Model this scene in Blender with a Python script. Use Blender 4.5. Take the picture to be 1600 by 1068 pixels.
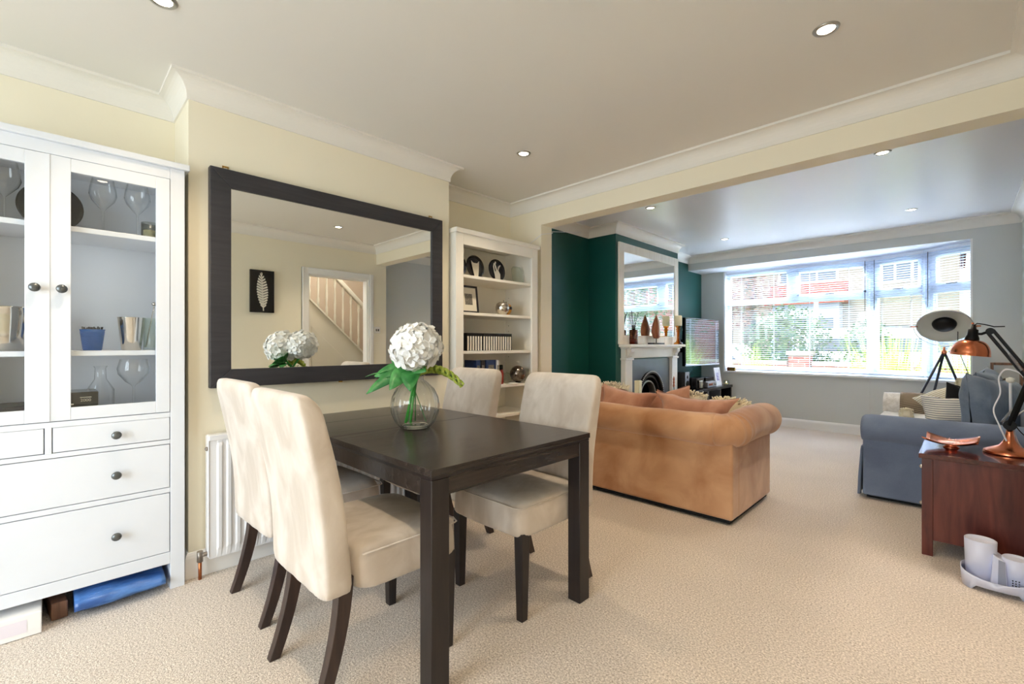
import bpy, bmesh, math, random
from mathutils import Vector, Matrix, Euler, noise
PI = math.pi
random.seed(7)
for o in list(bpy.data.objects):
    bpy.data.objects.remove(o)
SC = bpy.context.scene
COL = SC.collection

# ------------------------------------------------------------------ camera, world, sun, exposure
CAM_H = 1.13
cam_d = bpy.data.cameras.new('camera')
cam = bpy.data.objects.new('camera', cam_d)
COL.objects.link(cam)
cam.location = (0, 0, CAM_H)
cam.rotation_euler = (math.radians(90), 0, math.radians(44.5))
cam_d.sensor_width = 36.0
cam_d.lens = 36.0 * 712.0 / 1600.0
cam_d.shift_y = 4.0 / 1600.0
cam_d.clip_start = 0.02
SC.camera = cam
SC.view_settings.view_transform = 'Standard'
SC.view_settings.look = 'None'
SC.view_settings.gamma = 1.0
SC.view_settings.use_curve_mapping = False
SC.view_settings.exposure = 0.82

SC.cycles.max_bounces = 16
SC.cycles.diffuse_bounces = 8
SC.cycles.glossy_bounces = 6
SC.cycles.transparent_max_bounces = 28
world = bpy.data.worlds.new('world')
SC.world = world
world.use_nodes = True
wn = world.node_tree
bg = wn.nodes['Background']
bg.inputs[0].default_value = (0.80, 0.90, 1.0, 1)
bg.inputs[1].default_value = 1.7

sun_d = bpy.data.lights.new('sun', 'SUN')
sun_d.energy = 1.5
sun_d.angle = math.radians(3)
sun_d.color = (1.0, 0.95, 0.86)
sun = bpy.data.objects.new('sun', sun_d)
COL.objects.link(sun)
sun.rotation_euler = Vector((0.35, 0.75, -0.75)).to_track_quat('-Z', 'Y').to_euler()   # travels towards +Y: lights the street side

def area_light(name, loc, direction, sx, sy, power, color):
    d = bpy.data.lights.new(name, 'AREA')
    d.shape = 'RECTANGLE'; d.size = sx; d.size_y = sy; d.energy = power; d.color = color
    o = bpy.data.objects.new(name, d); COL.objects.link(o)
    o.location = loc
    o.rotation_euler = Vector(direction).to_track_quat('-Z', 'Z').to_euler()
    return o
# daylight entering by the garden doors behind the camera
area_light('garden_daylight', (-0.75, -3.0, 1.5), (-0.32, 1, -0.10), 3.4, 2.4, 125, (0.86, 0.93, 1.0))
# sky light falling through the bay window (hangs outside, above the head of the bay)
area_light('street_daylight', (-1.2, 8.4, 3.6), (0, -1, -0.95), 3.8, 1.8, 1500, (0.86, 0.93, 1.0))

# ------------------------------------------------------------------ materials
def lin(c):
    return tuple((x / 12.92 if x <= 0.04045 else ((x + 0.055) / 1.055) ** 2.4) for x in c)
def rgb(r, g, b):
    return lin((r / 255, g / 255, b / 255)) + (1,)
def base(name):
    m = bpy.data.materials.new(name); m.use_nodes = True
    nt = m.node_tree
    return m, nt, nt.nodes['Principled BSDF']
def N(nt, t, **kw):
    n = nt.nodes.new(t)
    for k, v in kw.items():
        setattr(n, k, v)
    return n
def coords(nt, scale=(1, 1, 1), rot=(0, 0, 0)):
    tc = N(nt, 'ShaderNodeTexCoord'); mp = N(nt, 'ShaderNodeMapping')
    mp.inputs['Scale'].default_value = scale; mp.inputs['Rotation'].default_value = rot
    nt.links.new(tc.outputs['Object'], mp.inputs['Vector'])
    return mp.outputs['Vector']
def plain(name, col, rough=0.5, metal=0.0, spec=0.5, var=0.03, vs=3.0, bump=0.0, bs=200.0, sheen=0.0, coat=0.0):
    m, nt, p = base(name)
    v = coords(nt)
    nz = N(nt, 'ShaderNodeTexNoise'); nz.inputs['Scale'].default_value = vs; nz.inputs['Detail'].default_value = 4
    nt.links.new(v, nz.inputs['Vector'])
    mr = N(nt, 'ShaderNodeMapRange')
    mr.inputs['From Min'].default_value = 0.3; mr.inputs['From Max'].default_value = 0.7
    mr.inputs['To Min'].default_value = 1 - var; mr.inputs['To Max'].default_value = 1 + var
    nt.links.new(nz.outputs['Fac'], mr.inputs['Value'])
    mx = N(nt, 'ShaderNodeVectorMath', operation='SCALE')
    mx.inputs[0].default_value = col[:3]
    nt.links.new(mr.outputs[0], mx.inputs['Scale'])
    nt.links.new(mx.outputs[0], p.inputs['Base Color'])
    p.inputs['Roughness'].default_value = rough; p.inputs['Metallic'].default_value = metal
    p.inputs['Specular IOR Level'].default_value = spec
    p.inputs['Sheen Weight'].default_value = sheen
    p.inputs['Coat Weight'].default_value = coat
    if bump:
        n2 = N(nt, 'ShaderNodeTexNoise'); n2.inputs['Scale'].default_value = bs; n2.inputs['Detail'].default_value = 3
        nt.links.new(v, n2.inputs['Vector'])
        b = N(nt, 'ShaderNodeBump'); b.inputs['Strength'].default_value = bump; b.inputs['Distance'].default_value = 0.004
        nt.links.new(n2.outputs['Fac'], b.inputs['Height']); nt.links.new(b.outputs[0], p.inputs['Normal'])
    return m
def two_tone(name, c1, c2, scale=6.0, rough=0.8, detail=5, lo=0.35, hi=0.65, bump=0.25, bs=30, bdist=0.01, sheen=0.3, stretch=(1, 1, 1), fine=0.0, dist=0.6, spec=0.2):
    m, nt, p = base(name)
    v = coords(nt, stretch)
    nz = N(nt, 'ShaderNodeTexNoise'); nz.inputs['Scale'].default_value = scale; nz.inputs['Detail'].default_value = detail
    nz.inputs['Distortion'].default_value = dist
    nt.links.new(v, nz.inputs['Vector'])
    cr = N(nt, 'ShaderNodeValToRGB')
    cr.color_ramp.elements[0].position = lo; cr.color_ramp.elements[0].color = c1
    cr.color_ramp.elements[1].position = hi; cr.color_ramp.elements[1].color = c2
    nt.links.new(nz.outputs['Fac'], cr.inputs[0])
    out = cr.outputs[0]
    if fine:
        n3 = N(nt, 'ShaderNodeTexNoise'); n3.inputs['Scale'].default_value = 350; n3.inputs['Detail'].default_value = 3
        nt.links.new(v, n3.inputs['Vector'])
        mr = N(nt, 'ShaderNodeMapRange'); mr.inputs['From Min'].default_value = 0.3; mr.inputs['From Max'].default_value = 0.7
        mr.inputs['To Min'].default_value = 1 - fine; mr.inputs['To Max'].default_value = 1 + fine
        nt.links.new(n3.outputs['Fac'], mr.inputs['Value'])
        mx = N(nt, 'ShaderNodeVectorMath', operation='SCALE')
        nt.links.new(out, mx.inputs[0]); nt.links.new(mr.outputs[0], mx.inputs['Scale']); out = mx.outputs[0]
    nt.links.new(out, p.inputs['Base Color'])
    p.inputs['Roughness'].default_value = rough; p.inputs['Sheen Weight'].default_value = sheen
    p.inputs['Specular IOR Level'].default_value = spec
    if bump:
        n2 = N(nt, 'ShaderNodeTexNoise'); n2.inputs['Scale'].default_value = bs; n2.inputs['Detail'].default_value = 4
        nt.links.new(v, n2.inputs['Vector'])
        b = N(nt, 'ShaderNodeBump'); b.inputs['Strength'].default_value = bump; b.inputs['Distance'].default_value = bdist
        nt.links.new(n2.outputs['Fac'], b.inputs['Height']); nt.links.new(b.outputs[0], p.inputs['Normal'])
    return m
def wood(name, c1, c2, axis='Y', rough=0.35, scale=3.0, stretch=14.0, spec=0.5, bump=0.15, coat=0.0, dist=4.0):
    m, nt, p = base(name)
    sc = {'X': (1, stretch, stretch), 'Y': (stretch, 1, stretch), 'Z': (stretch, stretch, 1)}[axis]
    v = coords(nt, sc)
    nz = N(nt, 'ShaderNodeTexNoise'); nz.inputs['Scale'].default_value = scale; nz.inputs['Detail'].default_value = 6
    nz.inputs['Distortion'].default_value = dist * 0.25
    nt.links.new(v, nz.inputs['Vector'])
    cr = N(nt, 'ShaderNodeValToRGB')
    cr.color_ramp.elements[0].position = 0.3; cr.color_ramp.elements[0].color = c1
    cr.color_ramp.elements[1].position = 0.7; cr.color_ramp.elements[1].color = c2
    nt.links.new(nz.outputs['Fac'], cr.inputs[0]); nt.links.new(cr.outputs[0], p.inputs['Base Color'])
    p.inputs['Roughness'].default_value = rough; p.inputs['Specular IOR Level'].default_value = spec
    p.inputs['Coat Weight'].default_value = coat
    b = N(nt, 'ShaderNodeBump'); b.inputs['Strength'].default_value = bump; b.inputs['Distance'].default_value = 0.002
    nt.links.new(nz.outputs['Fac'], b.inputs['Height']); nt.links.new(b.outputs[0], p.inputs['Normal'])
    return m
def thin_glass(name, tint=(0.97, 0.985, 0.98), edge=None, rough=0.0, refl=1.0):
    m, nt, p = base(name)
    nt.nodes.remove(p)
    out = nt.nodes['Material Output']
    tr = N(nt, 'ShaderNodeBsdfTransparent'); gl = N(nt, 'ShaderNodeBsdfGlossy')
    gl.inputs['Roughness'].default_value = rough
    tr.inputs[0].default_value = tint + (1,)
    if edge:
        lw = N(nt, 'ShaderNodeLayerWeight'); lw.inputs[0].default_value = 0.45
        cr = N(nt, 'ShaderNodeValToRGB')
        cr.color_ramp.elements[0].position = 0.35; cr.color_ramp.elements[0].color = tint + (1,)
        cr.color_ramp.elements[1].position = 0.95; cr.color_ramp.elements[1].color = edge + (1,)
        nt.links.new(lw.outputs['Facing'], cr.inputs[0]); nt.links.new(cr.outputs[0], tr.inputs[0])
    fc = N(nt, 'ShaderNodeLayerWeight'); fc.inputs[0].default_value = 0.5
    pw = N(nt, 'ShaderNodeMath', operation='POWER'); pw.inputs[1].default_value = 5.0
    nt.links.new(fc.outputs['Facing'], pw.inputs[0])
    ad = N(nt, 'ShaderNodeMath', operation='MULTIPLY_ADD'); ad.inputs[1].default_value = 0.96; ad.inputs[2].default_value = 0.04
    nt.links.new(pw.outputs[0], ad.inputs[0])
    ml = N(nt, 'ShaderNodeMath', operation='MULTIPLY'); ml.inputs[1].default_value = refl
    nt.links.new(ad.outputs[0], ml.inputs[0])
    mx = N(nt, 'ShaderNodeMixShader')
    nt.links.new(ml.outputs[0], mx.inputs[0]); nt.links.new(tr.outputs[0], mx.inputs[1]); nt.links.new(gl.outputs[0], mx.inputs[2])
    nt.links.new(mx.outputs[0], out.inputs[0])
    return m
def emit(name, col, strength):
    m, nt, p = base(name)
    p.inputs['Base Color'].default_value = col
    p.inputs['Emission Color'].default_value = col; p.inputs['Emission Strength'].default_value = strength
    return m
def stripes(name, c1, c2, freq, axis=0, rough=0.9, width=0.5, rot=(0, 0, 0)):
    m, nt, p = base(name)
    v = coords(nt, (1, 1, 1), rot)
    sp = N(nt, 'ShaderNodeSeparateXYZ'); nt.links.new(v, sp.inputs[0])
    ml = N(nt, 'ShaderNodeMath', operation='MULTIPLY'); ml.inputs[1].default_value = freq
    nt.links.new(sp.outputs[axis], ml.inputs[0])
    fr = N(nt, 'ShaderNodeMath', operation='FRACT'); nt.links.new(ml.outputs[0], fr.inputs[0])
    gt = N(nt, 'ShaderNodeMath', operation='GREATER_THAN'); gt.inputs[1].default_value = width
    nt.links.new(fr.outputs[0], gt.inputs[0])
    mx = N(nt, 'ShaderNodeMix', data_type='RGBA')
    mx.inputs['A'].default_value = c1; mx.inputs['B'].default_value = c2
    nt.links.new(gt.outputs[0], mx.inputs['Factor']); nt.links.new(mx.outputs['Result'], p.inputs['Base Color'])
    p.inputs['Roughness'].default_value = rough
    return m
def brick(name, c1, c2, mortar, scale=1.0, rot=(0, 0, 0), bw=0.22, rh=0.075):
    m, nt, p = base(name)
    v = coords(nt, (1, 1, 1), rot)
    b = N(nt, 'ShaderNodeTexBrick')
    b.inputs['Color1'].default_value = c1; b.inputs['Color2'].default_value = c2; b.inputs['Mortar'].default_value = mortar
    b.inputs['Scale'].default_value = scale; b.inputs['Brick Width'].default_value = bw; b.inputs['Row Height'].default_value = rh
    b.inputs['Mortar Size'].default_value = 0.008
    nt.links.new(v, b.inputs['Vector']); nt.links.new(b.outputs['Color'], p.inputs['Base Color'])
    p.inputs['Roughness'].default_value = 0.9
    return m

M = {}
M['cream'] = plain('cream_wall_paint', rgb(236, 229, 208), 0.75, var=0.012, vs=1.2, bump=0.05, bs=90)
M['grey_wall'] = plain('pale_grey_wall_paint', rgb(203, 205, 202), 0.7, var=0.012, vs=1.2, bump=0.05, bs=90)
M['green_wall'] = plain('deep_green_wall_paint', rgb(8, 76, 70), 0.42, var=0.05, vs=1.5, bump=0.05, bs=90)
M['ceiling'] = plain('ceiling_paint', rgb(228, 226, 221), 0.85, var=0.01, vs=0.8, bump=0.05, bs=60)
M['ceiling_satin'] = plain('satin_ceiling_paint', rgb(226, 226, 228), 0.33, var=0.02, vs=0.8, bump=0.10, bs=9, spec=0.5)
M['coving'] = plain('white_coving_paint', rgb(232, 229, 222), 0.6, var=0.01)
M['trim'] = plain('white_gloss_trim', rgb(238, 237, 235), 0.35, var=0.01)
M['white_furniture'] = plain('white_painted_pine', rgb(222, 226, 233), 0.38, var=0.012, vs=8)
M['bookcase_white'] = plain('warm_white_bookcase_paint', rgb(238, 234, 224), 0.42, var=0.012, vs=8)
M['upvc'] = plain('white_window_plastic', rgb(214, 224, 242), 0.3, var=0.005)
M['slat'] = plain('white_blind_slat', rgb(222, 229, 242), 0.4, var=0.005)
M['radiator'] = plain('white_radiator_enamel', rgb(230, 230, 232), 0.25, var=0.005)
M['carpet'] = None
M['suede'] = two_tone('cream_faux_suede', rgb(193, 179, 165), rgb(216, 205, 194), scale=7, rough=0.85, bump=0.35, bs=14, bdist=0.008, sheen=0.35, stretch=(1.6, 1, 0.8))
M['tan_suede'] = two_tone('tan_faux_suede', rgb(168, 118, 80), rgb(204, 160, 122), scale=3.2, rough=0.8, bump=0.35, bs=7, bdist=0.012, sheen=0.4)
M['tan_cushion'] = two_tone('tan_cushion_suede', rgb(176, 124, 98), rgb(204, 156, 130), scale=5, rough=0.75, bump=0.4, bs=9, bdist=0.02, sheen=0.35)
M['blackwood'] = wood('black_brown_stained_oak', rgb(26, 21, 20), rgb(60, 51, 47), 'Y', rough=0.25, scale=2.2, stretch=16, bump=0.35)
M['blackwood_leg'] = wood('black_brown_stained_leg', rgb(26, 20, 21), rgb(40, 32, 31), 'Z', rough=0.33, bump=0.1)
M['chair_leg'] = wood('dark_brown_chair_leg', rgb(36, 24, 22), rgb(62, 44, 38), 'Z', rough=0.32, bump=0.1)
M['mirror_frame'] = wood('charcoal_stained_frame', rgb(40, 40, 45), rgb(54, 52, 57), 'Y', rough=0.5, bump=0.2)
M['white_frame'] = wood('limed_cream_frame', rgb(226, 219, 205), rgb(242, 237, 226), 'Z', rough=0.5, bump=0.2)
M['mirror'] = plain('silvered_mirror', (0.86, 0.88, 0.86), 0.0, 1.0, var=0.0)
M['pewter'] = plain('pewter_metal', rgb(105, 108, 108), 0.35, 0.8, var=0.05)
M['chrome'] = plain('polished_steel', rgb(205, 200, 192), 0.12, 1.0, var=0.02)
M['brushed'] = plain('brushed_steel', rgb(190, 188, 184), 0.3, 1.0, var=0.05)
M['copper'] = plain('brushed_copper', rgb(226, 138, 100), 0.24, 1.0, var=0.06, vs=20)
M['copper_pipe'] = plain('copper_pipe_metal', rgb(190, 120, 80), 0.35, 1.0, var=0.1)
M['brass'] = plain('aged_brass', rgb(190, 150, 80), 0.3, 1.0, var=0.1)
M['black_metal'] = plain('black_enamel', rgb(10, 10, 11), 0.42, 0.0, 0.25, var=0.05)
M['navy_metal'] = plain('dark_blue_black_leg_paint', rgb(34, 38, 56), 0.35, 0.0, var=0.05)
M['black_plastic'] = plain('black_plastic', rgb(14, 14, 16), 0.25, var=0.05)
M['white_enamel'] = plain('white_enamel', rgb(228, 226, 214), 0.35, var=0.01)
M['slate'] = plain('grey_slate', rgb(92, 98, 106), 0.35, var=0.15, vs=4)
M['cast_iron'] = plain('blacked_cast_iron', rgb(58, 52, 50), 0.25, 0.8, var=0.1)
M['soot'] = plain('sooty_black', rgb(6, 6, 6), 0.9)
M['fire_white'] = plain('cream_fire_surround_paint', rgb(238, 234, 224), 0.42, var=0.012)
M['blue_fabric'] = two_tone('grey_blue_cotton', rgb(104, 116, 140), rgb(122, 136, 160), scale=3, rough=0.9, bump=0.3, bs=10, bdist=0.01, sheen=0.15, fine=0.05)
M['denim_cushion'] = two_tone('faded_blue_cushion_cotton', rgb(98, 112, 130), rgb(138, 150, 164), scale=4, rough=0.9, bump=0.5, bs=8, bdist=0.02, sheen=0.15, fine=0.06)
M['stripe'] = stripes('cream_and_navy_striped_cotton', rgb(232, 228, 216), rgb(70, 78, 100), 62, 2, width=0.74)
M['stripe_y'] = stripes('cream_and_straw_striped_cotton', rgb(236, 232, 218), rgb(186, 170, 120), 62, 2, width=0.70, rot=(.3, .6, 0))
M['throw'] = two_tone('white_knit_throw', rgb(214, 208, 200), rgb(236, 232, 226), scale=30, rough=1, bump=0.6, bs=120, bdist=0.01)
M['throw_taupe'] = stripes('taupe_patterned_weave', rgb(150, 134, 112), rgb(112, 98, 80), 60, 2, width=0.55, rot=(0.5, 0.3, 0))
M['shag'] = plain('ivory_wool_pile', rgb(236, 228, 205), 0.95, var=0.08, vs=20)
M['gold_wool'] = plain('pale_yellow_wool', rgb(240, 230, 200), 0.95, var=0.08, vs=20)
M['mahogany'] = wood('mahogany_veneer', rgb(70, 28, 24), rgb(112, 54, 44), 'Z', rough=0.3, scale=2.2, stretch=9, bump=0.1)
M['mahogany_top'] = wood('dark_mahogany_top', rgb(58, 24, 24), rgb(92, 42, 38), 'Y', rough=0.16, scale=2.5, stretch=12, bump=0.35, coat=0.4)
M['petplastic'] = plain('pale_lilac_plastic', rgb(216, 220, 240), 0.32, var=0.005)
M['water_dark'] = plain('wet_grey_plastic', rgb(150, 155, 172), 0.15)
M['glass'] = thin_glass('window_glass', (0.97, 0.985, 0.98), refl=0.8)
M['cab_glass'] = thin_glass('cabinet_glass', (0.985, 0.99, 0.99), refl=0.8)
M['vase_glass'] = thin_glass('clear_ribbed_glass', (0.96, 0.975, 0.97), (0.36, 0.43, 0.43), refl=2.2)
M['stem_glass'] = thin_glass('clear_stemware_glass', (0.98, 0.985, 0.985), (0.55, 0.60, 0.62), refl=2.0)
M['amber_glass'] = thin_glass('amber_glass', (0.80, 0.48, 0.12), (0.30, 0.12, 0.02), refl=1.2)
M['brown_glass'] = thin_glass('brown_apothecary_glass', (0.42, 0.20, 0.10), (0.10, 0.04, 0.02), refl=1.2)
M['cut_glass'] = thin_glass('pale_green_moulded_glass', (0.93, 0.96, 0.93), (0.68, 0.75, 0.70), refl=1.0)
M['blue_plastic'] = plain('cobalt_ribbed_plastic', rgb(30, 92, 168), 0.25)
M['blue_bag'] = two_tone('blue_polythene', rgb(40, 84, 150), rgb(84, 132, 200), scale=6, rough=0.3, bump=0.5, bs=10, bdist=0.02, sheen=0, stretch=(3, 1, 3), spec=0.6)
M['black_plate'] = plain('black_glazed_ceramic', rgb(30, 27, 28), 0.22, var=0.15, vs=8)
M['chalk'] = plain('chalk_white', rgb(226, 220, 206), 0.8)
M['paper'] = plain('mount_card', rgb(232, 226, 212), 0.85)
M['paper_white'] = plain('white_card', rgb(236, 234, 232), 0.8)
M['ink'] = plain('printed_grey', rgb(120, 116, 110), 0.8, var=0.5, vs=120)
M['photo'] = two_tone('lilac_photo_print', rgb(120, 110, 160), rgb(220, 216, 228), scale=30, rough=0.4, bump=0, sheen=0)
M['candle'] = plain('ivory_wax', rgb(236, 228, 192), 0.5, var=0.03)
M['flame'] = emit('candle_flame', (1.0, 0.62, 0.25, 1), 12)
M['petal'] = two_tone('white_hydrangea_petal', rgb(240, 238, 232), rgb(252, 252, 252), scale=30, rough=0.7, bump=0, sheen=0.1)
M['leaf'] = two_tone('glossy_green_leaf', rgb(38, 112, 52), rgb(84, 160, 84), scale=14, rough=0.42, bump=0.2, bs=50, sheen=0, spec=0.5)
M['stem'] = plain('fresh_green_stem', rgb(70, 176, 70), 0.5, var=0.1)
M['hop'] = two_tone('lime_green_bract', rgb(140, 158, 56), rgb(206, 220, 110), scale=30, rough=0.6, bump=0, sheen=0)
M['wood_carved'] = wood('carved_reddish_wood', rgb(120, 62, 34), rgb(176, 108, 66), 'Z', rough=0.35, scale=3, stretch=6)
M['rustic'] = wood('rustic_brown_wood', rgb(96, 66, 48), rgb(140, 100, 76), 'Z', rough=0.6)
M['silver_hammered'] = plain('hammered_silver', rgb(205, 200, 190), 0.18, 1.0, var=0.2, vs=60, bump=0.6, bs=90)
M['amber_apple'] = plain('amber_glazed_ceramic', rgb(212, 150, 60), 0.2, 0.3, var=0.15)
M['mosaic'] = plain('smoked_mirror_mosaic', rgb(120, 108, 98), 0.15, 0.9, var=0.5, vs=45, bump=0.6, bs=60)
M['book_blue'] = plain('blue_book_cover', rgb(40, 62, 110), 0.5, var=0.2, vs=40)
M['book_dark'] = plain('dark_book_cover', rgb(34, 30, 38), 0.5, var=0.2, vs=40)
M['red_label'] = plain('red_bottle_sauce', rgb(140, 44, 36), 0.3)
M['hall_paint'] = plain('taupe_hall_paint', rgb(176, 162, 146), 0.8)
M['hall_white'] = plain('off_white_stair_paint', rgb(214, 212, 202), 0.5)
M['lamp_on'] = emit('lit_lamp_face', (1.0, 0.86, 0.66, 1), 14)
M['tv_screen'] = plain('black_glossy_screen', (0.30, 0.31, 0.33), 0.03, 1.0, var=0.0)
M['silver_plastic'] = plain('silver_plastic', rgb(176, 176, 180), 0.3, 0.7)
M['white_cable'] = plain('white_cable_rubber', rgb(236, 236, 240), 0.5)
M['black_fabric'] = plain('black_cotton', rgb(16, 16, 18), 0.95)
M['black_gloss_wood'] = plain('black_brown_tv_bench_foil', rgb(26, 25, 27), 0.22, var=0.1)
M['rusty'] = plain('tarnished_valve_metal', rgb(150, 140, 130), 0.4, 0.8, var=0.3, vs=60)
# outside
M['brick'] = brick('red_garden_brick', rgb(150, 72, 60), rgb(176, 96, 80), rgb(180, 170, 160), rot=(PI / 2, 0, 0))
M['tile_roof'] = brick('red_clay_roof_tile', rgb(176, 78, 62), rgb(198, 98, 78), rgb(120, 60, 50), bw=0.3, rh=0.18)
M['render'] = plain('cream_house_render', rgb(178, 168, 152), 0.9, var=0.03)
M['grey_window'] = plain('dark_reflective_window', rgb(120, 132, 150), 0.1)
M['tarmac'] = plain('grey_tarmac', rgb(100, 100, 104), 0.9, var=0.05)
M['grass'] = plain('garden_grass', rgb(96, 124, 62), 0.95, var=0.2, vs=6)
M['hedge'] = two_tone('evergreen_leaf', rgb(60, 96, 62), rgb(120, 150, 100), scale=9, rough=0.7, bump=0, sheen=0)
M['lime_leaf'] = two_tone('yellow_green_blade', rgb(120, 160, 50), rgb(206, 214, 110), scale=9, rough=0.7, bump=0, sheen=0)
M['pink_leaf'] = two_tone('russet_twig_leaf', rgb(140, 96, 84), rgb(190, 160, 140), scale=9, rough=0.8, bump=0, sheen=0)
M['bark'] = plain('tree_bark', rgb(96, 80, 66), 0.9, var=0.2)
M['car_white'] = plain('white_car_paint', rgb(236, 238, 242), 0.2, coat=0.5)
M['tyre'] = plain('tyre_rubber', rgb(22, 22, 24), 0.8)
M['street_grey'] = plain('galvanised_grey', rgb(210, 212, 218), 0.5)

def carpet():
    m, nt, p = base('beige_twist_pile_carpet')
    v = coords(nt)
    n1 = N(nt, 'ShaderNodeTexNoise'); n1.inputs['Scale'].default_value = 140; n1.inputs['Detail'].default_value = 4; n1.inputs['Roughness'].default_value = 0.75
    n2 = N(nt, 'ShaderNodeTexNoise'); n2.inputs['Scale'].default_value = 1.6; n2.inputs['Detail'].default_value = 3
    n3 = N(nt, 'ShaderNodeTexVoronoi'); n3.inputs['Scale'].default_value = 260
    for n in (n1, n2, n3): nt.links.new(v, n.inputs['Vector'])
    cr = N(nt, 'ShaderNodeValToRGB')
    cr.color_ramp.elements[0].position = 0.30; cr.color_ramp.elements[0].color = rgb(136, 118, 100)
    cr.color_ramp.elements[1].position = 0.66; cr.color_ramp.elements[1].color = rgb(250, 238, 225)
    nt.links.new(n1.outputs['Fac'], cr.inputs[0])
    mr = N(nt, 'ShaderNodeMapRange'); mr.inputs['From Min'].default_value = 0.3; mr.inputs['From Max'].default_value = 0.7
    mr.inputs['To Min'].default_value = 0.95; mr.inputs['To Max'].default_value = 1.04
    nt.links.new(n2.outputs['Fac'], mr.inputs['Value'])
    mx = N(nt, 'ShaderNodeVectorMath', operation='SCALE')
    nt.links.new(cr.outputs[0], mx.inputs[0]); nt.links.new(mr.outputs[0], mx.inputs['Scale'])
    nt.links.new(mx.outputs[0], p.inputs['Base Color'])
    p.inputs['Roughness'].default_value = 1.0; p.inputs['Specular IOR Level'].default_value = 0.05
    p.inputs['Sheen Weight'].default_value = 0.2
    ad = N(nt, 'ShaderNodeMath', operation='ADD')
    nt.links.new(n1.outputs['Fac'], ad.inputs[0]); nt.links.new(n3.outputs['Distance'], ad.inputs[1])
    b = N(nt, 'ShaderNodeBump'); b.inputs['Strength'].default_value = 0.5; b.inputs['Distance'].default_value = 0.004
    nt.links.new(ad.outputs[0], b.inputs['Height']); nt.links.new(b.outputs[0], p.inputs['Normal'])
    return m
M['carpet'] = carpet()

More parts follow.
